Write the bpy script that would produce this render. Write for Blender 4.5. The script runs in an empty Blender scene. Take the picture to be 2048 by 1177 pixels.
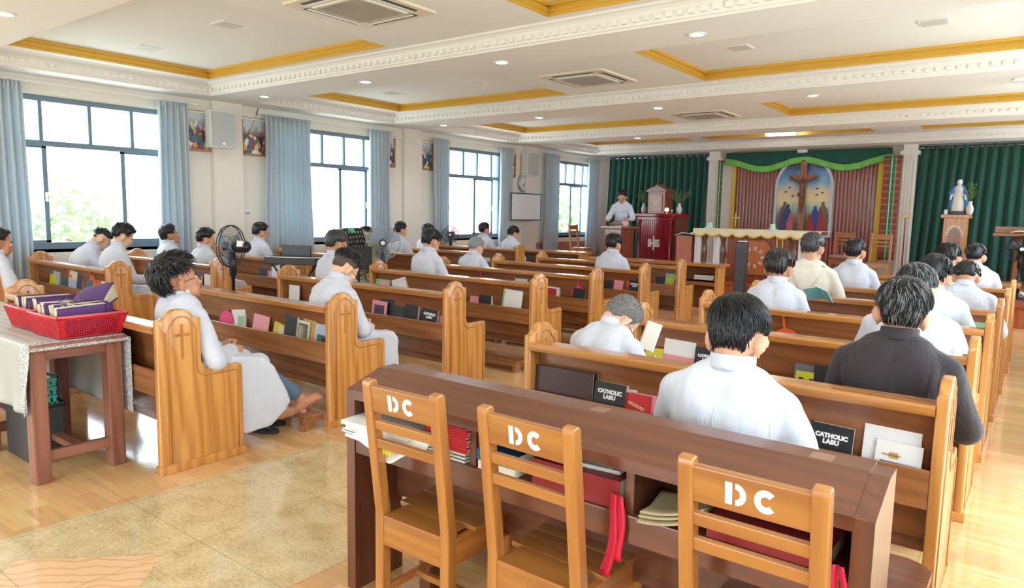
import bpy, bmesh, math, random
import numpy as np
from mathutils import Vector, Matrix, noise, Euler
D = bpy.data
SC = bpy.context.scene
COL = SC.collection
random.seed(7)
pi = math.pi

# ------------------------------------------------------------------ camera
CAM_YAW, CAM_PITCH, CAM_ROLL, CAM_F = 0.6502, 0.1156, -0.0194, 1407.55
def make_camera():
    cd = D.cameras.new('camera'); co = D.objects.new('camera', cd); COL.objects.link(co)
    cd.sensor_fit = 'HORIZONTAL'; cd.sensor_width = 36.0
    cd.lens = 36.0 * CAM_F / 2048.0
    cd.clip_start = 0.02; cd.clip_end = 200
    cy, sy, cp, sp = math.cos(CAM_YAW), math.sin(CAM_YAW), math.cos(CAM_PITCH), math.sin(CAM_PITCH)
    f = Vector((-sy*cp, cy*cp, -sp)); r = Vector((cy, sy, 0)); d = f.cross(r)
    c, s = math.cos(CAM_ROLL), math.sin(CAM_ROLL)
    r2 = c*r + s*d; d2 = -s*r + c*d
    m = Matrix(((r2.x, -d2.x, -f.x, 0), (r2.y, -d2.y, -f.y, 0), (r2.z, -d2.z, -f.z, 1.6), (0, 0, 0, 1)))
    co.matrix_world = m
    SC.camera = co
make_camera()

# ------------------------------------------------------------------ daylight and exposure
SC.view_settings.view_transform = 'Standard'
SC.view_settings.look = 'None'
SC.view_settings.gamma = 1.0
SC.view_settings.use_curve_mapping = False
SC.view_settings.exposure = 0.95
SC.cycles.use_denoising = True
SC.cycles.max_bounces = 10
SC.cycles.diffuse_bounces = 6
SC.cycles.glossy_bounces = 4
SC.cycles.transmission_bounces = 6
SC.cycles.transparent_max_bounces = 16
SC.cycles.sample_clamp_indirect = 6.0
SC.cycles.caustics_reflective = False
SC.cycles.caustics_refractive = False
def make_world():
    w = D.worlds.new('daylight_sky'); SC.world = w; w.use_nodes = True
    nt = w.node_tree; nt.nodes.clear()
    out = nt.nodes.new('ShaderNodeOutputWorld'); bg = nt.nodes.new('ShaderNodeBackground')
    tc = nt.nodes.new('ShaderNodeTexCoord'); sx = nt.nodes.new('ShaderNodeSeparateXYZ')
    cr = nt.nodes.new('ShaderNodeValToRGB'); mr = nt.nodes.new('ShaderNodeMapRange')
    mr.inputs['From Min'].default_value = -0.15; mr.inputs['From Max'].default_value = 0.25
    e = cr.color_ramp.elements
    e[0].position = 0.0; e[0].color = (0.55, 0.6, 0.55, 1)
    e[1].position = 1.0; e[1].color = (0.78, 0.92, 1.0, 1)
    x = e.new(0.45); x.color = (0.82, 0.93, 1.0, 1)
    nt.links.new(tc.outputs['Generated'], sx.inputs[0]); nt.links.new(sx.outputs['Z'], mr.inputs['Value'])
    nt.links.new(mr.outputs[0], cr.inputs[0]); nt.links.new(cr.outputs[0], bg.inputs['Color'])
    bg.inputs['Strength'].default_value = 4.2
    nt.links.new(bg.outputs[0], out.inputs[0])
make_world()
def make_sun():
    l = D.lights.new('sun', 'SUN'); l.energy = 9.0; l.angle = .02; l.color = (1, .97, .92)
    o = D.objects.new('sun', l); COL.objects.link(o); o.rotation_euler = (-math.radians(38), 0, 0); o.location = (0, 30, 30)
make_sun()
def portal(name, loc, rot, sx, sy):
    l = D.lights.new(name, 'AREA'); l.shape = 'RECTANGLE'; l.size = sx; l.size_y = sy
    l.cycles.is_portal = True
    o = D.objects.new(name, l); COL.objects.link(o); o.location = loc; o.rotation_euler = rot
    return o

# ------------------------------------------------------------------ helpers
def S(r, g, b):
    f = lambda c: (c/255/12.92) if c/255 <= .04045 else ((c/255+.055)/1.055)**2.4
    return (f(r), f(g), f(b), 1.0)
def newmat(name):
    m = D.materials.new(name); m.use_nodes = True
    nt = m.node_tree; b = nt.nodes.get('Principled BSDF')
    return m, nt, b
def mat(name, rgb, rough=.6, metal=0, spec=.5, bump=0, bscale=40, var=0, vscale=3, coat=0, trans=0, emis=None, es=0, alpha=1, sheen=0):
    m, nt, b = newmat(name)
    c = S(*rgb)
    b.inputs['Base Color'].default_value = c
    b.inputs['Roughness'].default_value = rough
    b.inputs['Metallic'].default_value = metal
    b.inputs['Specular IOR Level'].default_value = spec
    b.inputs['Coat Weight'].default_value = coat; b.inputs['Coat Roughness'].default_value = .08
    b.inputs['Transmission Weight'].default_value = trans
    b.inputs['Alpha'].default_value = alpha
    b.inputs['Sheen Weight'].default_value = sheen
    if emis: b.inputs['Emission Color'].default_value = S(*emis); b.inputs['Emission Strength'].default_value = es
    if var or bump:
        tc = nt.nodes.new('ShaderNodeTexCoord')
    if var:
        n = nt.nodes.new('ShaderNodeTexNoise'); n.inputs['Scale'].default_value = vscale; n.inputs['Detail'].default_value = 5
        nt.links.new(tc.outputs['Object'], n.inputs['Vector'])
        mx = nt.nodes.new('ShaderNodeMix'); mx.data_type = 'RGBA'
        mx.inputs['A'].default_value = tuple(max(0, v*(1-var)) for v in c[:3])+(1,)
        mx.inputs['B'].default_value = tuple(min(1, v*(1+var)) for v in c[:3])+(1,)
        nt.links.new(n.outputs['Fac'], mx.inputs['Factor']); nt.links.new(mx.outputs['Result'], b.inputs['Base Color'])
    if bump:
        n2 = nt.nodes.new('ShaderNodeTexNoise'); n2.inputs['Scale'].default_value = bscale; n2.inputs['Detail'].default_value = 4
        nt.links.new(tc.outputs['Object'], n2.inputs['Vector'])
        bp = nt.nodes.new('ShaderNodeBump'); bp.inputs['Strength'].default_value = bump; bp.inputs['Distance'].default_value = .01
        nt.links.new(n2.outputs['Fac'], bp.inputs['Height']); nt.links.new(bp.outputs['Normal'], b.inputs['Normal'])
    return m
def wood(name, dark, light, axis='x', rough=.28, scale=1.0, coat=.35, knots=True):
    """varnished wood, grain along the given object axis"""
    m, nt, b = newmat(name)
    tc = nt.nodes.new('ShaderNodeTexCoord'); mp = nt.nodes.new('ShaderNodeMapping')
    oi = nt.nodes.new('ShaderNodeObjectInfo'); ad = nt.nodes.new('ShaderNodeVectorMath'); ad.operation = 'ADD'
    sc = {'x': (.9, 14, 14), 'y': (14, .9, 14), 'z': (14, 14, .9)}[axis]
    mp.inputs['Scale'].default_value = tuple(v*scale for v in sc)
    mul = nt.nodes.new('ShaderNodeMath'); mul.operation = 'MULTIPLY'; mul.inputs[1].default_value = 37.0
    nt.links.new(oi.outputs['Random'], mul.inputs[0])
    nt.links.new(tc.outputs['Object'], mp.inputs['Vector']); nt.links.new(mp.outputs[0], ad.inputs[0]); nt.links.new(mul.outputs[0], ad.inputs[1])
    n = nt.nodes.new('ShaderNodeTexNoise'); n.inputs['Scale'].default_value = 1.2; n.inputs['Detail'].default_value = 8; n.inputs['Distortion'].default_value = .7
    nt.links.new(ad.outputs[0], n.inputs['Vector'])
    w = nt.nodes.new('ShaderNodeTexWave'); w.wave_type = 'BANDS'; w.inputs['Scale'].default_value = .55; w.inputs['Distortion'].default_value = 9; w.inputs['Detail'].default_value = 3
    w.bands_direction = 'DIAGONAL'
    nt.links.new(ad.outputs[0], w.inputs['Vector'])
    mx0 = nt.nodes.new('ShaderNodeMath'); mx0.operation = 'MULTIPLY_ADD'; mx0.inputs[1].default_value = .35
    nt.links.new(w.outputs['Fac'], mx0.inputs[0])
    nm = nt.nodes.new('ShaderNodeMath'); nm.operation = 'MULTIPLY'; nm.inputs[1].default_value = .8
    nt.links.new(n.outputs['Fac'], nm.inputs[0]); nt.links.new(nm.outputs[0], mx0.inputs[2])
    cr = nt.nodes.new('ShaderNodeValToRGB'); cr.color_ramp.elements[0].color = S(*dark); cr.color_ramp.elements[1].color = S(*light)
    cr.color_ramp.elements[0].position = .22; cr.color_ramp.elements[1].position = .78
    nt.links.new(mx0.outputs[0], cr.inputs[0]); nt.links.new(cr.outputs[0], b.inputs['Base Color'])
    b.inputs['Roughness'].default_value = rough; b.inputs['Coat Weight'].default_value = coat; b.inputs['Coat Roughness'].default_value = .12
    bp = nt.nodes.new('ShaderNodeBump'); bp.inputs['Strength'].default_value = .06; bp.inputs['Distance'].default_value = .004
    nt.links.new(n.outputs['Fac'], bp.inputs['Height']); nt.links.new(bp.outputs['Normal'], b.inputs['Normal'])
    return m

class MB:
    def __init__(s): s.v = []; s.f = []; s.mi = []; s.cur = 0
    def add(s, vs, fs):
        o = len(s.v); s.v += [tuple(v) for v in vs]
        for f in fs: s.f.append(tuple(i+o for i in f)); s.mi.append(s.cur)
        return s
    def m(s, i): s.cur = i; return s
    def box(s, x0, x1, y0, y1, z0, z1, M=None):
        vs = [Vector((x, y, z)) for z in (z0, z1) for y in (y0, y1) for x in (x0, x1)]
        if M is not None: vs = [M @ v for v in vs]
        return s.add(vs, [(0, 2, 3, 1), (4, 5, 7, 6), (0, 1, 5, 4), (2, 6, 7, 3), (0, 4, 6, 2), (1, 3, 7, 5)])
    def bev(s, x0, x1, y0, y1, z0, z1, r=.006, M=None):
        """box with chamfered edges"""
        bm = bmesh.new(); bmesh.ops.create_cube(bm, size=1)
        for v in bm.verts: v.co = Vector(((x0+x1)/2+v.co.x*(x1-x0), (y0+y1)/2+v.co.y*(y1-y0), (z0+z1)/2+v.co.z*(z1-z0)))
        bmesh.ops.bevel(bm, geom=list(bm.edges), offset=r, segments=2, profile=.6, affect='EDGES')
        if M is not None: bm.transform(M)
        s.bm(bm); return s
    def bm(s, bm):
        bm.verts.index_update()
        s.add([v.co.copy() for v in bm.verts], [tuple(v.index for v in f.verts) for f in bm.faces]); bm.free(); return s
    def prism(s, prof, axis, a, b, M=None, holes=None):
        """extrude a closed 2d profile along an axis; prof in the other two axes (cyclic order)"""
        n = len(prof)
        def P(p, t):
            if axis == 'x': v = Vector((t, p[0], p[1]))
            elif axis == 'y': v = Vector((p[0], t, p[1]))
            else: v = Vector((p[0], p[1], t))
            return M @ v if M is not None else v
        vs = [P(p, a) for p in prof]+[P(p, b) for p in prof]
        fs = [(i, (i+1) % n, n+(i+1) % n, n+i) for i in range(n)]
        fs += [tuple(range(n-1, -1, -1)), tuple(range(n, 2*n))]
        return s.add(vs, fs)
    def tube(s, pts, r, n=8, cap=True, rs=None, flat=None):
        pts = [Vector(p) for p in pts]; k = len(pts); vs = []; fs = []
        prev = None
        for i, p in enumerate(pts):
            t = (pts[min(i+1, k-1)]-pts[max(i-1, 0)])
            if t.length < 1e-9: t = Vector((0, 0, 1))
            t.normalize()
            if prev is None:
                u = t.orthogonal().normalized()
            else:
                u = (prev-t*prev.dot(t))
                u = u.normalized() if u.length > 1e-6 else t.orthogonal().normalized()
            prev = u; w = t.cross(u); rr = rs[i] if rs else r
            for j in range(n):
                a = 2*pi*j/n; vs.append(p+(u*math.cos(a)+w*math.sin(a)*(flat or 1))*rr)
        for i in range(k-1):
            for j in range(n): fs.append((i*n+j, i*n+(j+1) % n, (i+1)*n+(j+1) % n, (i+1)*n+j))
        if cap: fs += [tuple(range(n-1, -1, -1)), tuple(range((k-1)*n, k*n))]
        return s.add(vs, fs)
    def ring(s, c, r, tr, n=32, m=6, M=None, ry=None):
        vs = []; fs = []
        for i in range(n):
            a = 2*pi*i/n
            for j in range(m):
                b = 2*pi*j/m
                v = Vector(((r+tr*math.cos(b))*math.cos(a), ((ry or r)+tr*math.cos(b))*math.sin(a), tr*math.sin(b)))
                if M is not None: v = M @ v
                vs.append(v+Vector(c))
        for i in range(n):
            for j in range(m): fs.append((i*m+j, ((i+1) % n)*m+j, ((i+1) % n)*m+(j+1) % m, i*m+(j+1) % m))
        return s.add(vs, fs)
    def lathe(s, prof, n=24, c=(0, 0, 0), M=None, cap=True):
        k = len(prof); vs = []; fs = []
        for r, z in prof:
            for j in range(n):
                a = 2*pi*j/n; v = Vector((r*math.cos(a), r*math.sin(a), z))
                if M is not None: v = M @ v
                vs.append(v+Vector(c))
        for i in range(k-1):
            for j in range(n): fs.append((i*n+j, i*n+(j+1) % n, (i+1)*n+(j+1) % n, (i+1)*n+j))
        if cap: fs += [tuple(range(n-1, -1, -1)), tuple(range((k-1)*n, k*n))]
        return s.add(vs, fs)
    def cyl(s, c, r, z0, z1, n=24, M=None): return s.lathe([(r, z0), (r, z1)], n, c, M)
    def ball(s, c, r, M=None, nu=16, nv=10):
        if not hasattr(r, '__len__'): r = (r, r, r)
        vs = [Vector((0, 0, r[2]))]; fs = []
        for i in range(1, nv):
            t = pi*i/nv
            for j in range(nu):
                a = 2*pi*j/nu; vs.append(Vector((r[0]*math.sin(t)*math.cos(a), r[1]*math.sin(t)*math.sin(a), r[2]*math.cos(t))))
        vs.append(Vector((0, 0, -r[2])))
        for j in range(nu): fs.append((0, 1+j, 1+(j+1) % nu)); fs.append((len(vs)-1, 1+(nv-2)*nu+(j+1) % nu, 1+(nv-2)*nu+j))
        for i in range(nv-2):
            for j in range(nu): fs.append((1+i*nu+j, 1+(i+1)*nu+j, 1+(i+1)*nu+(j+1) % nu, 1+i*nu+(j+1) % nu))
        if M is not None: vs = [M @ v for v in vs]
        return s.add([v+Vector(c) for v in vs], fs)
    def cap(s, p, q, r1, r2, n=14):
        """tapered capsule"""
        p = Vector(p); q = Vector(q)
        s.tube([p, q], 0, n, True, [r1, r2]); s.ball(p, r1, None, n, 8); s.ball(q, r2, None, n, 8); return s
    def sheet(s, fn, nu, nv):
        o = []
        for i in range(nu+1):
            for j in range(nv+1): o.append(Vector(fn(i/nu, j/nv)))
        fs = [(i*(nv+1)+j, (i+1)*(nv+1)+j, (i+1)*(nv+1)+j+1, i*(nv+1)+j+1) for i in range(nu) for j in range(nv)]
        return s.add(o, fs)
    def slab(s, fn, nu, nv, th):
        """sheet with thickness: fn(u,v) plus an offset back sheet and rims"""
        P = [[Vector(fn(i/nu, j/nv)) for j in range(nv+1)] for i in range(nu+1)]
        N = []
        for i in range(nu+1):
            row = []
            for j in range(nv+1):
                a = P[min(i+1, nu)][j]-P[max(i-1, 0)][j]; b = P[i][min(j+1, nv)]-P[i][max(j-1, 0)]
                c = a.cross(b); row.append(c.normalized() if c.length > 1e-12 else Vector((0, 0, 1)))
            N.append(row)
        W = nv+1; K = (nu+1)*W
        vs = [P[i][j] for i in range(nu+1) for j in range(W)]+[P[i][j]-N[i][j]*th for i in range(nu+1) for j in range(W)]
        fs = []
        for i in range(nu):
            for j in range(nv):
                a, b, c, d = i*W+j, (i+1)*W+j, (i+1)*W+j+1, i*W+j+1
                fs.append((a, b, c, d)); fs.append((K+d, K+c, K+b, K+a))
        for i in range(nu):
            a, b = i*W, (i+1)*W; fs.append((K+a, K+b, b, a)); a, b = a+nv, b+nv; fs.append((a, b, K+b, K+a))
        for j in range(nv):
            a, b = j, j+1; fs.append((a, b, K+b, K+a)); a, b = nu*W+j, nu*W+j+1; fs.append((K+a, K+b, b, a))
        return s.add(vs, fs)
    def build(s, name, mats, parent=None, smooth=False, loc=None, rot=None):
        me = D.meshes.new(name); me.from_pydata(s.v, [], s.f)
        if not isinstance(mats, (list, tuple)): mats = [mats]
        for x in mats: me.materials.append(x)
        me.polygons.foreach_set('material_index', s.mi)
        if smooth is True: me.polygons.foreach_set('use_smooth', [True]*len(s.f))
        me.validate(); me.update()
        if smooth == 'auto':
            me.polygons.foreach_set('use_smooth', [True]*len(me.polygons))
            try: me.set_sharp_from_angle(angle=math.radians(38))
            except Exception: pass
        o = D.objects.new(name, me); COL.objects.link(o)
        if parent is not None: o.parent = parent
        if loc is not None: o.location = loc
        if rot is not None: o.rotation_euler = rot
        return o
def thing(name, label, cat, loc=(0, 0, 0), rz=0, group=None):
    o = D.objects.new(name, None); COL.objects.link(o); o.empty_display_size = .1
    o.location = loc; o.rotation_euler = (0, 0, rz); tag(o, label, cat, group); return o
def tag(o, label, cat, group=None):
    o['label'] = label; o['category'] = cat
    if group: o['group'] = group
    return o
def struct(o, label=None):
    o['kind'] = 'structure'
    if label: o['label'] = label
    return o
KIDS = {}
def kids(o):
    return [c for c in COL.objects if c.parent == o]
def snapshot(root):
    """list of (object, depth children) for quick copying"""
    cs = kids(root); return [(c, kids(c)) for c in cs]
def dup(root, snap, loc, rz=0, label=None, group=None):
    r = root.copy(); COL.objects.link(r); r.location = loc; r.rotation_euler = (0, 0, rz)
    if label: r['label'] = label
    if group: r['group'] = group
    for ch, gs in snap:
        c = ch.copy(); COL.objects.link(c); c.parent = r
        for g in gs:
            d = g.copy(); COL.objects.link(d); d.parent = c
    return r
def RX(a): return Matrix.Rotation(a, 4, 'X')
def RY(a): return Matrix.Rotation(a, 4, 'Y')
def RZ(a): return Matrix.Rotation(a, 4, 'Z')
def T(x, y, z): return Matrix.Translation((x, y, z))
def sm(a, b, x):
    t = min(1, max(0, (x-a)/(b-a))); return t*t*(3-2*t)
def lerp(a, b, t): return a+(b-a)*t
_fc = {}
def text_mesh(s, txt, size, M, off=0.0, spacing=1.0, lines=1.0):
    """lettering as thin solid shapes"""
    cu = D.curves.new('lettering', 'FONT'); cu.body = txt; cu.size = size; cu.align_x = 'CENTER'; cu.align_y = 'CENTER'
    cu.extrude = .0006; cu.offset = off; cu.space_character = spacing; cu.space_line = lines; cu.resolution_u = 3
    o = D.objects.new('lettering', cu); COL.objects.link(o)
    dg = bpy.context.evaluated_depsgraph_get(); me = D.meshes.new_from_object(o.evaluated_get(dg))
    s.add([M @ v.co for v in me.vertices], [tuple(p.vertices) for p in me.polygons])
    D.objects.remove(o); D.curves.remove(cu); D.meshes.remove(me)
    return s
# ------------------------------------------------------------------ materials
W_END = wood('honey_varnished_wood', (170, 108, 48), (210, 150, 80), 'z')
W_RAIL = wood('honey_rail_wood', (160, 100, 48), (190, 130, 68), 'x', rough=.2, coat=.6)
W_BACK = wood('brown_varnished_wood', (124, 75, 44), (148, 94, 56), 'x', rough=.25)
W_LIP = wood('mid_brown_wood', (130, 80, 46), (166, 110, 66), 'x')
W_DESK = wood('dark_brown_wood', (90, 51, 35), (111, 64, 44), 'x', rough=.3)
W_DESKV = wood('dark_brown_wood_upright', (88, 50, 34), (111, 64, 44), 'z', rough=.3)
W_CHAIR = wood('chair_wood', (148, 93, 44), (174, 117, 58), 'x')
W_CHAIRV = wood('chair_wood_upright', (152, 96, 46), (180, 122, 62), 'z')
W_TABLE = wood('reddish_table_wood', (120, 72, 56), (150, 96, 76), 'z', rough=.5, coat=.05)
W_RED = wood('mahogany_wood', (112, 52, 32), (150, 76, 48), 'z')
W_CHERRY = wood('cherry_red_wood', (122, 12, 24), (160, 24, 38), 'z', rough=.2)
W_GROOVE = wood('carved_groove_wood', (150, 92, 38), (184, 122, 58), 'z')
M_WALL = mat('cream_wall_paint', (232, 226, 217), .85, bump=.03, bscale=60)
M_CEIL = mat('white_ceiling_paint', (240, 242, 242), .9)
M_MOLD = mat('white_plaster_molding', (236, 234, 230), .8)
M_GOLD = mat('gold_trim_paint', (222, 176, 68), .35, metal=.3)
M_WHITE = mat('white_plastic', (235, 235, 232), .5)
M_FRAME = mat('grey_blue_window_frame', (110, 134, 150), .45)
M_CHROME = mat('chrome', (200, 200, 205), .2, metal=1)
M_BLACK = mat('black_plastic', (22, 24, 28), .35)
M_DARK = mat('dark_grey_plastic', (52, 54, 58), .5)
M_PAPER = mat('white_paper', (238, 236, 230), .8)
M_CREAM = mat('cream_paper', (226, 216, 186), .8)
M_PAGES = mat('page_edges', (226, 222, 210), .85, bump=.2, bscale=200)

def glass_mat():
    m = D.materials.new('window_glass'); m.use_nodes = True; nt = m.node_tree; nt.nodes.clear()
    o = nt.nodes.new('ShaderNodeOutputMaterial'); t = nt.nodes.new('ShaderNodeBsdfTransparent'); g = nt.nodes.new('ShaderNodeBsdfGlossy')
    g.inputs['Roughness'].default_value = .02; mx = nt.nodes.new('ShaderNodeMixShader'); lw = nt.nodes.new('ShaderNodeLayerWeight'); lw.inputs['Blend'].default_value = .5
    f = nt.nodes.new('ShaderNodeMath'); f.operation = 'POWER'; f.inputs[1].default_value = 4.0; nt.links.new(lw.outputs['Facing'], f.inputs[0]); t.inputs['Color'].default_value = (.95, .98, .98, 1)
    f2 = nt.nodes.new('ShaderNodeMath'); f2.operation = 'MULTIPLY_ADD'; f2.inputs[1].default_value = .35; f2.inputs[2].default_value = .03; nt.links.new(f.outputs[0], f2.inputs[0]); nt.links.new(f2.outputs[0], mx.inputs[0]); nt.links.new(t.outputs[0], mx.inputs[1]); nt.links.new(g.outputs[0], mx.inputs[2]); nt.links.new(mx.outputs[0], o.inputs[0])
    return m
M_GLASS = glass_mat()
def cloth_mat(name, rgb, trans=.35, rgb2=None, weave=300):
    m = D.materials.new(name); m.use_nodes = True; nt = m.node_tree; nt.nodes.clear()
    o = nt.nodes.new('ShaderNodeOutputMaterial'); d = nt.nodes.new('ShaderNodeBsdfDiffuse'); t = nt.nodes.new('ShaderNodeBsdfTranslucent'); mx = nt.nodes.new('ShaderNodeMixShader')
    d.inputs['Color'].default_value = S(*rgb); t.inputs['Color'].default_value = S(*(rgb2 or rgb)); mx.inputs[0].default_value = trans
    nt.links.new(d.outputs[0], mx.inputs[1]); nt.links.new(t.outputs[0], mx.inputs[2]); nt.links.new(mx.outputs[0], o.inputs[0]); return m
M_CURT = cloth_mat('light_blue_curtain_cloth', (212, 220, 227), .22, (196, 222, 230))
M_GREEN = mat('dark_green_velvet', (12, 76, 64), .8, sheen=.3)

def floor_mat():
    m, nt, b = newmat('tiled_floor'); L = nt.links.new; N = nt.nodes.new
    tc = N('ShaderNodeTexCoord'); sx = N('ShaderNodeSeparateXYZ'); L(tc.outputs['Object'], sx.inputs[0])
    def math_(op, a, c=None):
        n = N('ShaderNodeMath'); n.operation = op
        for i, q in enumerate((a, c)):
            if q is None: continue
            if isinstance(q, (int, float)): n.inputs[i].default_value = q
            else: L(q, n.inputs[i])
        return n.outputs[0]
    # wood look plank tiles
    mp = N('ShaderNodeMapping'); mp.inputs['Scale'].default_value = (1, 1, 1); L(tc.outputs['Object'], mp.inputs[0])
    br = N('ShaderNodeTexBrick'); br.inputs['Scale'].default_value = 1.0; br.inputs['Brick Width'].default_value = .46; br.inputs['Row Height'].default_value = .115
    br.inputs['Mortar Size'].default_value = .0; br.inputs['Color1'].default_value = S(224, 184, 130); br.inputs['Color2'].default_value = S(206, 160, 108)
    br.inputs['Bias'].default_value = -.1; L(mp.outputs[0], br.inputs['Vector'])
    gm = N('ShaderNodeMapping'); gm.inputs['Scale'].default_value = (3, 40, 1); L(tc.outputs['Object'], gm.inputs[0])
    gn = N('ShaderNodeTexNoise'); gn.inputs['Scale'].default_value = 1; gn.inputs['Detail'].default_value = 6; L(gm.outputs[0], gn.inputs['Vector'])
    mxw = N('ShaderNodeMix'); mxw.data_type = 'RGBA'; mxw.blend_type = 'OVERLAY'; mxw.inputs['Factor'].default_value = .35
    L(br.outputs['Color'], mxw.inputs['A']); L(gn.outputs['Color'], mxw.inputs['B'])
    # tile joints every .69
    def joint(out, off, per, w):
        a = math_('ADD', out, 100*per-off); q = math_('MODULO', a, per); return math_('LESS_THAN', q, w)
    j = math_('MAXIMUM', joint(sx.outputs[0], -3.82, .69, .004), joint(sx.outputs[1], 1.665, .69, .004))
    # granite strip
    g1 = N('ShaderNodeTexNoise'); g1.inputs['Scale'].default_value = 55; g1.inputs['Detail'].default_value = 8; g1.inputs['Roughness'].default_value = .7; L(tc.outputs['Object'], g1.inputs['Vector'])
    g2 = N('ShaderNodeTexNoise'); g2.inputs['Scale'].default_value = 7; g2.inputs['Detail'].default_value = 4; L(tc.outputs['Object'], g2.inputs['Vector'])
    gr = N('ShaderNodeValToRGB'); e = gr.color_ramp.elements; e[0].position = .3; e[0].color = S(158, 130, 92); e[1].position = .72; e[1].color = S(236, 222, 188); k = e.new(.5); k.color = S(208, 186, 144)
    ga = math_('MULTIPLY_ADD', g2.outputs['Fac'], .35); ga.node.inputs[2].default_value = 0; L(math_('MULTIPLY', g1.outputs['Fac'], .68), ga.node.inputs[2])
    L(ga, gr.inputs[0])
    # diamond inset tiles of peach marble in the strip
    mm = N('ShaderNodeMapping'); mm.inputs['Scale'].default_value = (5, 9, 1); mm.inputs['Rotation'].default_value = (0, 0, .5); L(tc.outputs['Object'], mm.inputs[0])
    mw = N('ShaderNodeTexWave'); mw.inputs['Scale'].default_value = .8; mw.inputs['Distortion'].default_value = 7; mw.inputs['Detail'].default_value = 3; L(mm.outputs[0], mw.inputs['Vector'])
    mr = N('ShaderNodeValToRGB'); e = mr.color_ramp.elements; e[0].position = 0; e[0].color = S(222, 170, 130); e[1].position = .2; e[1].color = S(234, 196, 156); L(mw.outputs['Fac'], mr.inputs[0])
    dx = math_('ABSOLUTE', math_('SUBTRACT', sx.outputs[0], -3.13)); dy = math_('ABSOLUTE', math_('SUBTRACT', sx.outputs[1], 1.05))
    dia = math_('LESS_THAN', math_('ADD', dx, dy), .44)
    c1 = N('ShaderNodeMix'); c1.data_type = 'RGBA'; L(dia, c1.inputs['Factor']); L(gr.outputs[0], c1.inputs['A']); L(mr.outputs[0], c1.inputs['B'])
    strip = math_('MULTIPLY', math_('GREATER_THAN', sx.outputs[0], -3.85), math_('LESS_THAN', sx.outputs[0], -2.45))
    strip = math_('MULTIPLY', strip, math_('LESS_THAN', sx.outputs[1], 3.05))
    c2 = N('ShaderNodeMix'); c2.data_type = 'RGBA'; L(strip, c2.inputs['Factor']); L(mxw.outputs['Result'], c2.inputs['A']); L(c1.outputs['Result'], c2.inputs['B'])
    c3 = N('ShaderNodeMix'); c3.data_type = 'RGBA'; L(math_('MULTIPLY', j, .55), c3.inputs['Factor']); L(c2.outputs['Result'], c3.inputs['A']); c3.inputs['B'].default_value = S(120, 90, 62)
    L(c3.outputs['Result'], b.inputs['Base Color']); b.inputs['Roughness'].default_value = .09
    b.inputs['Specular IOR Level'].default_value = .6
    bp = N('ShaderNodeBump'); bp.inputs['Strength'].default_value = .02; bp.inputs['Distance'].default_value = .02; L(g2.outputs['Fac'], bp.inputs['Height']); L(bp.outputs['Normal'], b.inputs['Normal'])
    return m
M_FLOOR = floor_mat()

# ------------------------------------------------------------------ the room
XL, XR, YB, YF = -10.6, .78, 17.9, -3.2
ZS, ZC, ZR = 3.235, 3.40, 3.52
struct(MB().box(XL-.2, XR+.2, YF-.2, YB+.2, -.1, 0).build('floor', M_FLOOR), 'glossy wood look floor tiles with a beige granite strip')
WIN = [(3.2, 5.45), (7.1, 9.45), (11.2, 13.4), (15.35, 17.55)]
WZ0, WZ1, WZT = .99, 3.0, 2.385
def wall_x(name, x0, x1, y0, y1, holes, label, z0=WZ0, z1=WZ1):
    b = MB(); ys = y0
    for h in holes:
        a, c = h[:2]; hz0, hz1 = (h[2], h[3]) if len(h) > 2 else (z0, z1)
        b.box(x0, x1, ys, a, 0, ZR+.1)
        if hz0 > 0: b.box(x0, x1, a, c, 0, hz0)
        b.box(x0, x1, a, c, hz1, ZR+.1); ys = c
    b.box(x0, x1, ys, y1, 0, ZR+.1)
    return struct(b.build(name, M_WALL), label)
wall_x('wall_left', XL-.2, XL, YF, YB, [(-.9, 1.35)]+WIN, 'cream painted wall with large windows')
wall_x('wall_right', XR, XR+.2, YF, YB, [(-2.4, -.6, 0, 2.6), (.6, 2.4), (3.3, 5.3, 0, 2.7), (7.1, 9.4), (11.2, 13.4), (15.35, 17.0)], 'cream painted wall with windows and a doorway')
struct(MB().box(XL-.2, XR+.2, YB, YB+.2, 0, ZR+.1).build('wall_back', M_WALL), 'cream painted wall behind the altar')
b = MB(); xs = XL-.2
for a, c in ((-8.6, -6.2), (-3.9, -1.5)):
    b.box(xs, a, YF-.2, YF, 0, ZR+.1); b.box(a, c, YF-.2, YF, 2.6, ZR+.1); xs = c
b.box(xs, XR+.2, YF-.2, YF, 0, ZR+.1)
struct(b.build('wall_front', M_WALL), 'cream painted wall with two open doorways')
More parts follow.
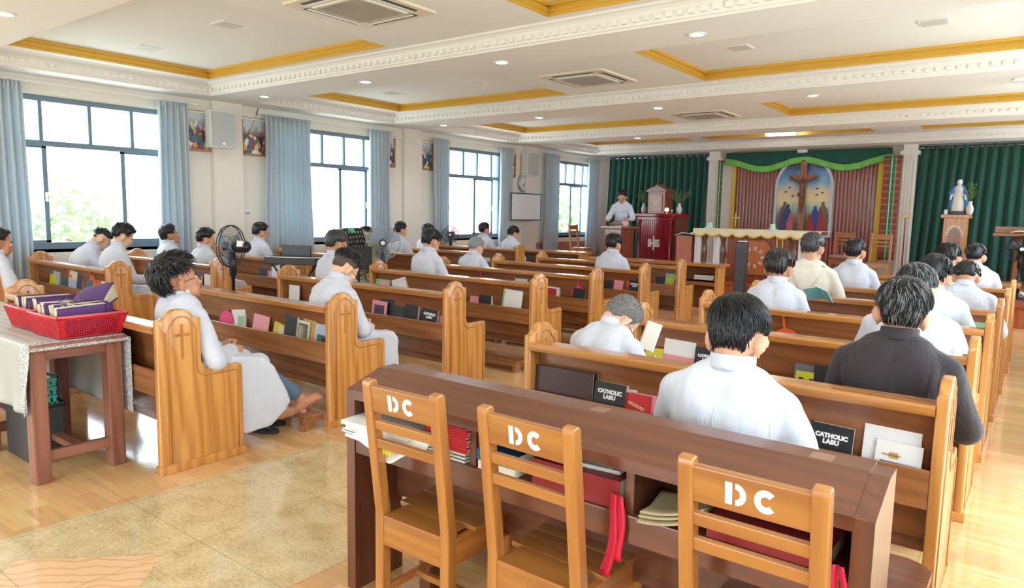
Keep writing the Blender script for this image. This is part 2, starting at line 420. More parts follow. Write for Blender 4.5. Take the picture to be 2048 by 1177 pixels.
# ceiling
BEAMS = [(-1.95, -1.1), (1.9, 2.8), (5.8, 6.55), (9.5, 10.4), (13.4, 14.2), (17.0, YB)]
RECX = [(-9.72, -6.02), (-3.87, -.2)]
BAYS = [(-1.1, 1.9), (2.8, 5.8), (6.55, 9.5), (10.4, 13.4), (14.2, 17.0)]
REC = []
for i, (a, c) in enumerate(BAYS):
    near, far = a+.3, c-.25
    if i == 4: REC.append([(-9.72, -7.0, near+.1, 16.3), (-6.6, -3.05, near+.1, 16.3), (-2.2, -.2, near+.1, 16.3)])
    else: REC.append([(x0, x1, near, far) for x0, x1 in RECX])
b = MB(); g = MB()
for (a, c), rs in zip(BAYS, REC):
    y0, y1 = rs[0][2:]
    b.box(XL, XR, a, y0, ZC, ZR+.05); b.box(XL, XR, y1, c, ZC, ZR+.05)
    xs = XL
    for r in rs:
        b.box(xs, r[0], y0, y1, ZC, ZR+.05); xs = r[1]
        # gold trim, stepped profile, round the recess
        for (d0, d1, z0, z1) in ((0, .012, ZC+.0005, ZC+.035), (0, .03, ZC+.035, ZC+.05), (0, .016, ZC+.05, ZC+.085), (0, .045, ZC+.085, ZC+.12)):
            g.box(r[0]-.003, r[0]+d1, y0, y1, z0, z1); g.box(r[0], r[1], y1-d1, y1+.003, z0, z1)
            if z0 > ZC+.03: g.box(r[1]-d1, r[1]+.003, y0, y1, z0, z1); g.box(r[0], r[1], y0-.003, y0+d1, z0, z1)
    b.box(xs, XR, y0, y1, ZC, ZR+.05)
b.box(XL, XR, YF, YB, ZR, ZR+.1)
b.box(XL, XR, YF, -1.95, ZC, ZR+.05)
for a, c in BEAMS: b.box(XL+.5, XR-.3, a, c, ZS, ZR+.05)
b.box(XL, XL+.5, YF, YB, ZS, ZR+.05); b.box(XR-.3, XR, YF, YB, ZS, ZR+.05)
struct(b.build('ceiling', M_CEIL), 'white coffered ceiling with beams')
struct(g.build('trim_1', M_GOLD), 'gold painted trim round the ceiling recesses')
# plaster cove molding with dentils along each beam and the left cornice
b = MB()
def cove(s, along, a, c, edge, sgn):
    """profile from the soffit edge out to the flat ceiling"""
    pr = [(0, 0), (-.012, .0), (-.02, .018), (-.035, .024), (-.045, .05), (-.052, .085), (-.075, .118), (-.11, .14), (-.135, .146), (-.15, .165), (0, .165)]
    pr = [(edge+sgn*(-p), ZS+q) for p, q in pr]
    if sgn > 0: pr = pr[::-1]
    s.prism(pr, along, a, c)
for (ya, yc) in BEAMS[1:]:
    cove(b, 'x', XL+.5, XR-.3, ya, -1)
    x = XL+.58
    while x < XR-.35:
        b.box(x, x+.055, ya-.075, ya-.03, ZS+.045, ZS+.09); x += .105
for (ya, yc) in BEAMS[:-1]: cove(b, 'x', XL+.5, XR-.3, yc, 1)
for (ya, yc) in BAYS:
    n = len(b.v); e = XL+.5
    pr = [(0, 0), (.012, .0), (.02, .018), (.035, .024), (.045, .05), (.052, .085), (.075, .118), (.11, .14), (.135, .146), (.15, .165), (0, .165)]
    b.prism([(e+p, ZS+q) for p, q in pr][::-1], 'y', ya, yc)
    y = ya+.1
    while y < yc-.1:
        b.box(e+.03, e+.075, y, y+.055, ZS+.045, ZS+.09); y += .105
struct(b.build('trim_2', M_MOLD), 'white plaster molding with dentils')
b = MB().box(XL, XL+.05, YF, YB, 3.02, 3.05).box(XL, XL+.03, YF, YB, 3.05, 3.09)
for y in (2.05, 6.05, 10.15, 14.3): b.box(XL, XL+.09, y, y+.5, 0, ZS+.02)
struct(b.build('trim_3', M_WALL), 'cream wall piers and ledge above the windows')
struct(MB().box(XL, XL+.02, 14.9, YB, 0, .8).box(XL, XL+.035, 14.9, YB, .78, .83).build('trim_4', mat('reddish_dado_tile', (186, 128, 112), .5)), 'reddish dado on the wall beside the sanctuary')
struct(MB().box(XL, XL+.015, YF, 14.9, 0, .1).build('baseboard_left', mat('brown_skirting', (150, 104, 78), .4)))

# windows on the left wall (each its own structure)
def window(i, y0, y1, x, mull, slide):
    """frame seen from inside: transom lights above, sliding sashes below"""
    b = MB(); f = .05
    b.box(x, x+.07, y0, y1, WZ0, WZ0+.09).box(x, x+.07, y0, y1, WZ1-.07, WZ1).box(x, x+.07, y0, y0+f, WZ0, WZ1).box(x, x+.07, y1-f, y1, WZ0, WZ1)
    b.box(x, x+.075, y0, y1, WZT-.035, WZT+.035)
    for m_ in mull: b.box(x+.01, x+.06, m_-.022, m_+.022, WZT, WZ1)
    for (a, c, dx) in slide:
        b.box(x+dx, x+dx+.03, a, a+.055, WZ0+.05, WZT).box(x+dx, x+dx+.03, c-.055, c, WZ0+.05, WZT).box(x+dx, x+dx+.03, a, c, WZ0+.05, WZ0+.12).box(x+dx, x+dx+.03, a, c, WZT-.06, WZT)
    o = struct(b.build('window_%d' % i, M_FRAME), 'grey blue framed window with sliding sashes')
    g = MB().box(x+.03, x+.034, y0+f, y1-f, WZT, WZ1-.05)
    for (a, c, dx) in slide: g.box(x+dx+.013, x+dx+.017, a+.05, c-.05, WZ0+.1, WZT-.05)
    g.build('pane', M_GLASS, o)
    h = MB()
    for (a, c, dx) in slide[:2]: h.bev(x+dx+.03, x+dx+.05, c-.045, c-.01, 1.62, 1.75, .005)
    h.build('latch', M_CHROME, o)
    s = MB().box(x-.13, x+.10, y0-.03, y1+.03, WZ0-.04, WZ0); s.build('sill', M_WALL, o)
    return o
XW = XL-.1
window(1, 3.2, 5.45, XW, [3.72, 4.32, 4.88], [(3.2, 3.78, .0), (4.72, 5.45, .0)])
window(2, 7.1, 9.45, XW, [7.7, 8.22, 8.72, 9.2], [(7.1, 7.7, 0), (8.62, 9.3, 0)])
window(3, 11.2, 13.4, XW, [11.62, 12.1, 12.58, 13.1], [(11.2, 11.66, 0), (12.5, 13.2, 0)])
window(4, 15.35, 17.55, XW, [15.9, 16.32, 16.78, 17.2], [(15.35, 15.8, 0), (16.6, 17.2, 0)])
for i, (a, c) in enumerate(WIN): portal('daylight_left', (XL-.24, (a+c)/2, (WZ0+WZ1)/2), (0, -pi/2, 0), WZ1-WZ0, c-a)
portal('daylight_left', (XL-.24, .22, 2.), (0, -pi/2, 0), 2., 2.2)
for (a, c, z0, z1) in ((-2.4, -.6, 0, 2.6), (.6, 2.4, WZ0, WZ1), (3.3, 5.3, 0, 2.7), (7.1, 9.4, WZ0, WZ1), (11.2, 13.4, WZ0, WZ1), (15.35, 17., WZ0, WZ1)):
    portal('daylight_right', (XR+.24, (a+c)/2, (z0+z1)/2), (0, pi/2, 0), z1-z0, c-a)
for a, c in ((-8.6, -6.2), (-3.9, -1.5)): portal('daylight_rear', ((a+c)/2, YF-.24, 1.3), (-pi/2, 0, 0), c-a, 2.6)
struct(MB().box(-60, 45, -40, 60, -4.3, -4.2).build('ground', mat('pale_concrete_ground', (196, 196, 186), .9, var=.15, vscale=.4)), 'ground outside below the windows')

# platform of the sanctuary
b = MB().box(XL, XR, 13.0, YB, 0, .36).box(XL, XR, 12.96, 13.02, .32, .365)
struct(b.build('floor_platform', wood('orange_brown_platform_wood', (150, 70, 44), (184, 98, 66), 'z', scale=.6)), 'raised wooden sanctuary platform')

# ------------------------------------------------------------------ pews
PROF = [(0, 0), (0, .925), (.006, .931), (.03, .934), (.052, .947), (.066, .966), (.083, .979), (.105, .987), (.135, .991), (.165, .988), (.19, .979), (.206, .966), (.218, .949), (.235, .934), (.262, .931), (.270, .926), (.269, .67), (.273, .64), (.284, .617), (.302, .604), (.34, .600), (.52, .604), (.534, .598), (.542, .58), (.543, .0)]
def end_panel(parent, x, sgn):
    """carved bench end; sgn is the outer side"""
    t = .045
    bm = bmesh.new()
    vs = [bm.verts.new((x-t/2, p[0], p[1])) for p in PROF]; f = bm.faces.new(vs)
    ex = bmesh.ops.extrude_face_region(bm, geom=[f]); 
    for v in ex['geom']:
        if isinstance(v, bmesh.types.BMVert): v.co.x += t
    bmesh.ops.recalc_face_normals(bm, faces=bm.faces)
    rim = [e for e in bm.edges if abs(e.verts[0].co.x-e.verts[1].co.x) < 1e-6 and max(e.verts[0].co.z, e.verts[1].co.z) > .01]
    bmesh.ops.bevel(bm, geom=rim, offset=.009, segments=3, profile=.5, affect='EDGES')
    o = MB().bm(bm).build('end_panel', W_END, parent, smooth='auto')
    g = MB()
    inn = [(.066, .055), (.066, .868), (.078, .895), (.092, .905), (.103, .925), (.12, .94), (.15, .945), (.18, .938), (.196, .922), (.206, .905), (.222, .893), (.238, .868), (.238, .63), (.243, .60), (.26, .575), (.29, .562), (.50, .566), (.508, .555), (.505, .055)]
    for s_ in (1, -1):
        X = x+s_*t/2
        g.tube([(X, a, c) for a, c in inn], .0045, 6)
        g.tube([(X, .052, .055), (X, .052, .86)], .003, 5)
    g.build('carved_bead', W_GROOVE, o, smooth=True)
    c = MB()
    for s_ in (1, -1):
        X = x+s_*t/2
        c.bev(X-.004, X+.004, .142, .158, .70, .90, .003).bev(X-.004, X+.004, .102, .198, .826, .842, .003).ball((X, .15, .692), .008, None, 8, 6)
    c.build('carved_cross', W_GROOVE, o)
    bt = MB().bev(x-t/2-.013, x+t/2+.013, -.008, .556, 0, .05, .006)
    bt.build('base_trim', W_END, o)
    return o
def make_pew(L, label, loc, group):
    r = thing('pew', label, 'pew', loc, 0, group)
    h = L/2
    end_panel(r, -h+.0225, -1); end_panel(r, h-.0225, 1)
    i = h-.045
    # reclined back board, top rail, shelf with lip, seat and apron
    b = MB(); M = T(0, .12, .43) @ RX(math.radians(4))
    b.box(-i, i, -.011, .011, -.12, .44, M); b.build('backrest', W_BACK, r)
    pr = [(.0, .862), (.004, .85), (.12, .85), (.128, .862), (.128, .882), (.118, .893), (.012, .893), (.0, .882)]
    MB().prism([(p[0]-.012, p[1]) for p in pr], 'x', -i, i).build('top_rail', W_RAIL, r, smooth='auto')
    s = MB().bev(-i, i, .008, .026, .47, .628, .004)
    s.build('shelf_lip', W_LIP, r)
    MB().box(-i, i, .026, .112, .475, .49).build('shelf_board', W_LIP, r)
    MB().bev(-i, i, .12, .545, .415, .438, .008).build('seat', W_LIP, r)
    MB().box(-i, i, .15, .17, .24, .415).build('seat_apron', W_BACK, r)
    # kneeler behind the pew
    k = MB().bev(-i, i, -.19, -.03, .095, .118, .006).build('kneeler_board', W_LIP, r)
    b = MB(); pr = [(-.19, 0), (-.19, .095), (.0, .095), (.0, .06), (-.04, .055), (-.075, .04), (-.095, 0)]
    for x in (-i+.02, -.02, i-.05): MB().prism(pr, 'x', x, x+.03).build('kneeler_bracket', W_LIP, k)
    return r
PB_Y = [1.96, 3.19, 4.43, 5.71, 6.86, 8.07, 9.2]
PC_Y = [3.09, 4.33, 5.52, 6.74, 7.89, 9.06]
PA_Y = [2.16, 3.37, 4.58, 5.78, 7.0, 8.2, 9.4, 10.75]
XBL, XBR = -6.53, -4.08
XCL, XCR = -2.26, -.25
XAL, XAR = -10.3, -8.08
ORD = ['first', 'second', 'third', 'fourth', 'fifth', 'sixth', 'seventh', 'eighth']
def block(L, xc, ys, what, group):
    p = None
    for i, y in enumerate(ys):
        lab = 'honey wooden pew with carved cross ends, %s %s from the camera' % (ORD[i], what)
        if p is None: p = make_pew(L, lab, (xc, y, 0), group); sn = snapshot(p)
        else: dup(p, sn, (xc, y, 0), 0, lab)
    return p, sn
pw, sn = block(XBR-XBL, (XBL+XBR)/2, PB_Y, 'of the middle block', 'pews of the middle block')
for c, gs in sn:                       # the nearest pew of the middle block stands against the table and has no kneeler
    if c.name.startswith('kneeler_board'):
        for g in gs: D.objects.remove(g)
        D.objects.remove(c)
block(XCR-XCL, (XCL+XCR)/2, PC_Y, 'of the right block', 'pews of the right block')
block(XAR-XAL, (XAL+XAR)/2, PA_Y, 'of the window block', 'pews of the window block')
# front kneeling desks of the three blocks
def front_desk(x0, x1, y, label):
    r = thing('kneeling_desk', label, 'desk', ((x0+x1)/2, y, 0), 0, 'kneeling desks in front of the pew blocks'); h = (x1-x0)/2
    for x in (-h, h-.05): MB().bev(x, x+.05, 0, .3, 0, .8, .005).build('side_panel', W_END, r)
    MB().bev(-h-.06, h+.06, -.04, .34, .8, .85, .01).build('desk_top', W_RAIL, r)
    MB().box(-h+.05, h-.05, .0, .3, .56, .585).box(-h+.05, h-.05, .0, .02, .5, .585).build('shelf', W_LIP, r)
    MB().box(-h+.05, h-.05, .27, .29, .1, .8).build('front_panel', W_BACK, r)
    return r
front_desk(-6.4, -4.1, 10.72, 'honey wooden kneeling desk in front of the middle block of pews')
front_desk(-2.2, -.3, 10.5, 'honey wooden kneeling desk in front of the right block of pews')
front_desk(-10.2, -7.25, 11.7, 'honey wooden kneeling desk in front of the window block of pews')
# bench right in front of the long desk
r = thing('bench', 'dark brown bench in front of the long dark desk, seat end rounded', 'bench', (-1.22, 2.28, 0))
b = MB(); pr = [(-1.0, .0), (.92, .0), (.97, .01), (1.0, .05), (1.0, .36), (.97, .4), (.92, .42), (-1.0, .42)]
b.prism(pr, 'z', .4, .43).build('seat', W_DESK, r)
for x in (-.9, .8): MB().bev(x, x+.05, .06, .36, 0, .4, .005).build('leg', W_DESKV, r)
MB().box(-.85, .8, .18, .21, .1, .18).build('stretcher', W_DESK, r)
# the long dark desk behind the last pew
DX0, DX1, DY0 = -2.256, -.28, 1.85
r = thing('long_desk', 'long dark brown desk with sloped top and open book shelf behind the chairs', 'desk', (0, 0, 0))
side = [(DY0, 0), (DY0, .862), (DY0+.03, .872), (2.03, .925), (2.12, .925), (2.12, 0)]
for x in (DX0, DX1-.05):
    MB().prism(side, 'x', x, x+.05).build('side_panel', W_DESKV, r)
top = [(DY0-.004, .828), (DY0-.004, .866), (2.03, .931), (2.125, .931), (2.125, .893), (2.03, .893)]
MB().prism(top, 'x', DX0+.05, DX1-.05).build('desk_top', W_DESK, r)
b = MB().bev(DX0+.05, DX1-.05, DY0+.02, 2.1, .668, .69, .003).bev(DX0+.05, DX1-.05, DY0+.004, DY0+.022, .60, .69, .004)
b.build('shelf', W_DESK, r)
for x in (-1.585, -.955): MB().box(x-.014, x+.014, DY0+.02, 2.09, .69, .85).build('divider', W_DESKV, r)
MB().box(DX0+.05, DX1-.05, 2.085, 2.1, .35, .89).build('back_panel', W_DESK, r)
for x in (-2.0, -1.33, -.6): MB().bev(x, x+.06, 2.02, 2.10, 0, .35, .004).build('inner_leg', W_DESKV, r)
M_TAPE = mat('clear_tape', (140, 100, 82), .08, spec=.8)
slope = math.atan2(.065, .18)
for x in (-1.93, -1.18, -.46):
    MB().box(x-.03, x+.03, 2.035, 2.1, .9305, .9318).build('tape_strip', M_TAPE, r)
# ------------------------------------------------------------------ ceiling fittings
M_LAMP = mat('lit_downlight_lens', (255, 255, 255), .5, emis=(250, 252, 255), es=14)
M_GRILLE = mat('grey_grille', (168, 160, 150), .7, bump=.5, bscale=160)
def downlight(x, y, label):
    r = thing('ceiling_downlight', label, 'ceiling light', (x, y, ZS), 0, 'lit downlights in the ceiling beams')
    MB().lathe([(.058, 0), (.085, 0), (.088, -.006), (.083, -.012), (.06, -.008), (.058, 0)], 24, cap=False).build('ring', M_WHITE, r, smooth=True)
    MB().cyl((0, 0, 0), .06, -.006, -.001, 24).build('lens', M_LAMP, r)
    l = D.lights.new('downlight_glow', 'SPOT'); l.energy = 16; l.spot_size = 2.2; l.spot_blend = .8; l.shadow_soft_size = .06; l.color = (.95, .98, 1)
    o = D.objects.new('downlight_glow', l); COL.objects.link(o); o.parent = r; o.location = (0, 0, -.03)
BN = {6.24: 'nearest beam', 10.12: 'second beam'}
nth = ['first', 'second', 'third', 'fourth', 'fifth']
for yy in (6.24, 10.12):
    for i, x in enumerate((-9.42, -7.18, -4.95, -2.7, -.43)):
        downlight(x, yy, 'round lit ceiling downlight, %s from the windows on the %s' % (nth[i], BN[yy]))
downlight(-7.4, 2.36, 'round lit ceiling downlight near the top left corner of the photo')
downlight(-7.2, 13.8, 'round lit ceiling downlight on the beam nearest the sanctuary')
def cassette(y, label, x=-5.07):
    r = thing('ceiling_air_conditioner', label, 'air conditioner', (x, y, ZC), 0, 'ceiling cassette air conditioners')
    MB().bev(-.48, .48, -.48, .48, -.028, 0, .008).build('panel', mat('ivory_plastic', (226, 216, 194), .5), r)
    MB().bev(-.3, .3, -.3, .3, -.04, -.026, .008).build('frame', M_WHITE, r)
    g = MB()
    for i in range(26): g.box(-.27, .27, -.27+i*.0211, -.27+i*.0211+.012, -.045, -.04)
    g.build('intake_grille', M_GRILLE, r)
    for k in range(4):
        M = RZ(k*pi/2)
        s = MB().box(-.3, .3, -.42, -.35, -.032, -.026, M); s.build('air_slot', M_DARK, r)
        MB().box(-.29, .29, -.38, -.345, -.038, -.033, M).build('louvre', M_WHITE, r)
cassette(4.35, 'large white ceiling air conditioner at the top of the photo, nearest the camera')
cassette(8.25, 'white ceiling air conditioner in the second bay, middle of the ceiling')
cassette(12.26, 'white ceiling air conditioner in the third bay, farthest from the camera')
M_PANEL = mat('off_white_light_panel', (214, 214, 214), .5)
for x, y, l in ((-9.0, 4.34, 'nearer to the windows in the first recess'), (-7.1, 4.29, 'farther from the windows in the first recess'), (-8.82, 8.23, 'nearer to the windows in the second left recess'), (-6.95, 8.16, 'farther from the windows in the second left recess'), (-3.0, 8.14, 'nearer to the middle in the second right recess'), (-1.08, 8.1, 'nearer to the right wall in the second right recess'), (-1.0, 11.9, 'in the third right recess')):
    r = thing('ceiling_light_panel', 'small square unlit ceiling light panel ' + l, 'ceiling light', (x, y, ZR), 0, 'unlit square ceiling panels')
    MB().bev(-.13, .13, -.13, .13, -.012, 0, .004).build('rim', M_WHITE, r); MB().box(-.11, .11, -.11, .11, -.014, -.011).build('diffuser', M_PANEL, r)
r = thing('ceiling_light', 'lit oblong ceiling lamp in the gold recess before the altar', 'ceiling light', (-4.85, 15.9, ZC+.03))
MB().bev(-.31, .31, -.08, .08, -.06, .0, .025).build('diffuser', mat('lit_tube_cover', (255, 252, 240), .4, emis=(255, 250, 235), es=9), r)
MB().bev(.29, .37, -.05, .05, -.05, .0, .01).build('end_cap', M_WHITE, r)

# ------------------------------------------------------------------ curtains on the window side
def curtain(y0, y1, label, zt=3.12, zb=.46, flare=.0, seed=0, x=XL+.13):
    rnd = random.Random(seed); n = max(4, int((y1-y0)/.085)); ph = [rnd.uniform(-.5, .5) for _ in range(n+2)]
    def fn(u, v):
        z = zt-(zt-zb)*v; w = y1-y0; tight = sm(.0, .06, v)
        y = lerp(y0, y1, u)+flare*(u-.5)*sm(.1, 1, v)*w
        amp = .02+.032*tight
        xx = x+amp*math.sin(2*pi*u*n+ph[int(u*n)]*sm(0, .4, v))+.012*math.sin(5*v+u*7+seed)
        y += .008*math.sin(2*pi*u*n*2+1)*tight
        return (xx, y, z)
    r = thing('curtain', label, 'curtain', (0, 0, 0), 0, 'light blue window curtains')
    MB().slab(fn, n*10, 26, .004).build('panel', M_CURT, r, smooth=True)
    hd = MB()
    for i in range(n*2):
        yy = lerp(y0, y1, (i+.5)/(n*2)); hd.tube([(x+.036, yy, zt+.005), (x+.04, yy+.003, zt-.05), (x+.03, yy, zt-.11)], .008, 6, True, [.006, .01, .004])
    hd.build('pleat_heading', M_CURT, r, smooth=True)
    return r
CURT = [(2.85, 3.47, 'light blue curtain at the left edge of the photo'), (5.16, 5.62, 'light blue curtain right of the nearest window'), (6.93, 7.83, 'wide light blue curtain left of the second window'), (9.18, 9.72, 'light blue curtain right of the second window'), (10.95, 11.44, 'light blue curtain left of the third window, its hem swept aside'), (13.2, 13.72, 'light blue curtain right of the third window'), (15.08, 15.72, 'light blue curtain left of the farthest window'), (17.18, 17.76, 'light blue curtain right of the farthest window')]
for i, (a, c, l) in enumerate(CURT): curtain(a, c, l, seed=i, flare=.12 if i != 4 else -.25, zb=.4)
for a, c, l in ((2.6, 5.75, 'nearest'), (6.85, 9.8, 'second'), (10.85, 13.8, 'third'), (14.95, 17.85, 'farthest')):
    r = thing('curtain_rod', 'white curtain rod above the %s window' % l, 'curtain rod', (XL+.13, a, 3.14))
    MB().tube([(0, 0, 0), (0, c-a, 0)], .011, 8).build('rod', M_WHITE, r)
    for q in (0, c-a): MB().ball((0, q, 0), .022, None, 10, 8).build('finial', M_WHITE, r)
    for q in (.1, c-a-.1): MB().box(-.13, 0, q-.008, q+.008, -.01, .01).build('bracket', M_WHITE, r)

# ------------------------------------------------------------------ pictures, loudspeakers, clock, board on the window wall
def art_mat(name, seed, cols, bg):
    m, nt, b = newmat(name); L = nt.links.new; N = nt.nodes.new
    tc = N('ShaderNodeTexCoord'); mp = N('ShaderNodeMapping'); mp.inputs['Location'].default_value = (seed*3.1, seed*1.7, seed); mp.inputs['Scale'].default_value = (1, 5, 3.4); L(tc.outputs['Object'], mp.inputs[0])
    nz = N('ShaderNodeTexNoise'); nz.inputs['Scale'].default_value = 1.6; nz.inputs['Detail'].default_value = 3; L(mp.outputs[0], nz.inputs['Vector'])
    mx = N('ShaderNodeMix'); mx.data_type = 'VECTOR'; mx.inputs['Factor'].default_value = .35; L(mp.outputs[0], mx.inputs['A']); L(nz.outputs['Color'], mx.inputs['B'])
    v = N('ShaderNodeTexVoronoi'); v.inputs['Scale'].default_value = 5.5; L(mx.outputs['Result'], v.inputs['Vector'])
    sx = N('ShaderNodeSeparateColor'); L(v.outputs['Color'], sx.inputs[0])
    cr = N('ShaderNodeValToRGB'); cr.color_ramp.interpolation = 'CONSTANT'; e = cr.color_ramp.elements
    while len(e) < len(cols): e.new(.5)
    for i, c in enumerate(cols): e[i].position = i/len(cols); e[i].color = S(*c)
    L(sx.outputs[0], cr.inputs[0])
    # lighter background towards the top of the picture
    s2 = N('ShaderNodeSeparateXYZ'); L(tc.outputs['Object'], s2.inputs[0]); mr = N('ShaderNodeMapRange'); mr.inputs['From Min'].default_value = .0; mr.inputs['From Max'].default_value = .22; L(s2.outputs['Z'], mr.inputs['Value'])
    c2 = N('ShaderNodeMix'); c2.data_type = 'RGBA'; L(mr.outputs[0], c2.inputs['Factor']); L(cr.outputs[0], c2.inputs['A']); c2.inputs['B'].default_value = S(*bg)
    L(c2.outputs['Result'], b.inputs['Base Color']); b.inputs['Roughness'].default_value = .3; return m
W_FRM = wood('brown_picture_frame', (136, 92, 48), (178, 128, 76), 'z')
PAL = [(70, 60, 110), (150, 60, 60), (226, 200, 170), (60, 110, 150), (206, 170, 80), (110, 60, 90), (236, 230, 220), (90, 120, 80)]
def picture(y, label, seed):
    r = thing('framed_picture', label, 'picture', (XL+.003, y, 2.755), 0, 'framed devotional pictures on the window wall')
    h, w, f = .31, .235, .035
    for a in ((0, .03, -w, -w+f, -h, h), (0, .03, w-f, w, -h, h), (0, .03, -w+f, w-f, h-f, h), (0, .03, -w+f, w-f, -h, -h+f)):
        MB().bev(*a, .004).build('frame', W_FRM, r)
    p = PAL[seed % 8:]+PAL[:seed % 8]
    MB().box(.004, .012, -w+f, w-f, -h+f, h-f).build('painting', art_mat('painted_scene_%d' % seed, seed, p, (206, 214, 222)), r)
picture(5.8, 'framed coloured picture half hidden by the nearest white wall loudspeaker', 0)
picture(6.8, 'framed coloured picture between the loudspeaker cable and the wide curtain', 3)
picture(9.72, 'framed coloured picture right of the second window, partly behind its curtain', 5)
picture(10.8, 'framed purple toned picture left of the third window', 1)
picture(13.72, 'narrowly visible framed picture left of the far wall loudspeaker', 6)
M_SPK = mat('speaker_grille', (188, 192, 194), .6, bump=.4, bscale=300)
def wall_speaker(y, label, cable):
    r = thing('wall_loudspeaker', label, 'loudspeaker', (XL, y, 2.79), 0, 'white wall loudspeakers')
    M = T(.19, 0, 0) @ RZ(math.radians(-8))
    MB().bev(-.13, .09, -.2, .2, -.28, .28, .015, M).build('cabinet', M_WHITE, r)
    MB().bev(.09, .105, -.185, .185, -.262, .262, .006, M).build('grille', M_SPK, r)
    MB().cyl((0, 0, 0), .02, .104, .108, 12, M @ T(0, 0, -.22) @ RY(pi/2)).build('badge', M_CHROME, r)
    MB().box(0, .08, -.04, .04, -.05, .05).build('bracket', M_DARK, r)
    MB().tube(cable, .006, 6).build('cable', M_DARK, r, smooth=True)
wall_speaker(6.12, 'white wall loudspeaker between the first two windows', [(.06, .18, -.12), (.02, .3, -.14), (.012, .45, -.12), (.012, .58, .0), (.012, .72, .28), (.012, .78, .44)])
wall_speaker(14.35, 'white wall loudspeaker above the round clock', [(.06, .18, -.2), (.02, .3, -.24), (.012, .42, -.1), (.012, .5, .2), (.012, .52, .43)])
r = thing('wall_clock', 'round white wall clock above the whiteboard', 'clock', (XL+.01, 14.3, 2.335))
M = RY(pi/2)
MB().lathe([(.0, 0), (.215, 0), (.235, .02), (.225, .05), (.2, .045), (.2, .03)], 40, (0, 0, 0), M, cap=False).build('case', mat('silver_clock_rim', (196, 202, 206), .25, metal=.6), r, smooth=True)
MB().cyl((0, 0, 0), .2, .02, .03, 40, M).build('dial', mat('clock_dial', (226, 230, 232), .5), r)
n = MB()
for i in range(12):
    a = i*pi/6; Mx = T(.034, .165*math.sin(a), .165*math.cos(a)) @ Matrix(((0, 0, 1, 0), (1, 0, 0, 0), (0, 1, 0, 0), (0, 0, 0, 1)))
    text_mesh(n, str(i or 12), .05, Mx)
n.build('numerals', M_DARK, r)
for nm, a, l_, w in (('hour_hand', 3.75, .09, .007), ('minute_hand', 3.5, .14, .005)):
    MB().box(.035, .037, -w, w, -.02, l_, RX(-a)).build(nm, M_BLACK, r)
r = thing('whiteboard', 'white marker board with metal rim hung below the clock', 'whiteboard', (XL+.2, 14.0, 0))
MB().box(0, .02, -.44, .76, 1.42, 2.06).build('board', mat('whiteboard_surface', (236, 240, 244), .18), r)
for a in ((-.002, .03, -.46, .78, 2.05, 2.075), (-.002, .03, -.46, .78, 1.405, 1.43), (-.002, .03, -.46, -.435, 1.42, 2.06), (-.002, .03, .755, .78, 1.42, 2.06)): MB().box(*a).build('rim', M_CHROME, r)
for q in (-.3, .6): MB().box(-.2, 0, q-.01, q+.01, 1.9, 1.92).build('bracket', M_CHROME, r)
MB().bev(.02, .05, .3, .62, 1.36, 1.39, .008).build('pen_tray', M_WHITE, r)
n = MB()
for i in range(5): n.box(.0205, .0212, -.38, .1+.1*math.sin(i*2.1), 1.95-i*.1, 1.956-i*.1)
n.build('ruled_lines', mat('pale_marker', (206, 212, 220), .6), r)
def socket(y, z, label):
    r = thing('wall_socket', label, 'socket', (XL, y, z)); MB().bev(0, .012, -.045, .045, -.06, .06, .004).build('plate', M_WHITE, r)
    for q in (-.02, .02): MB().bev(.012, .016, q-.012, q+.012, -.02, .02, .002).build('switch', mat('grey_switch', (140, 140, 140), .5), r)
socket(6.66, 1.5, 'small switch plate on the wall right of the nearest window')
socket(10.62, 1.5, 'small switch plate on the wall left of the third window')
socket(14.6, 1.3, 'small switch plate on the wall below the whiteboard')

# ------------------------------------------------------------------ wooden chairs with stencilled letters
M_STENCIL = mat('white_stencil_paint', (240, 236, 226), .6)
def letters_DC(s, x, z, h, y, M):
    """stencil D with two gaps and a heavy C, facing the rear of the chair (-y)"""
    def strip(pts_o, pts_i):
        n = len(pts_o); t = .0012
        vs = [(p[0], y, p[1]) for p in pts_o]+[(p[0], y, p[1]) for p in pts_i]+[(p[0], y-t, p[1]) for p in pts_o]+[(p[0], y-t, p[1]) for p in pts_i]
        fs = []
        for i in range(n-1):
            fs.append((2*n+i, 2*n+i+1, 3*n+i+1, 3*n+i)); fs.append((i, n+i, n+i+1, i+1))
            fs.append((i, i+1, 2*n+i+1, 2*n+i)); fs.append((n+i, 3*n+i, 3*n+i+1, n+i+1))
        fs += [(0, 2*n, 3*n, n), (n-1, 2*n-1, 4*n-1, 3*n-1)]
        s.add([M @ Vector(v) for v in vs], fs)
    w = h*.3
    strip([(x, z-h/2), (x, z+h/2)], [(x+w, z-h/2), (x+w, z+h/2)])
    cx = x+w+.008
    a = [i*pi/14-pi/2 for i in range(15)]
    strip([(cx+h*.46*math.cos(t), z+h/2*math.sin(t)) for t in a], [(cx+max(.0, h*.2*math.cos(t)), z+h*.24*math.sin(t)) for t in a])
    cx = x+w+.008+h*.46+.02+h*.45
    a = [.75+i*(2*pi-1.5)/20 for i in range(21)]
    strip([(cx+h*.47*math.cos(t), z+h*.52*math.sin(t)) for t in a], [(cx+h*.2*math.cos(t), z+h*.22*math.sin(t)) for t in a])
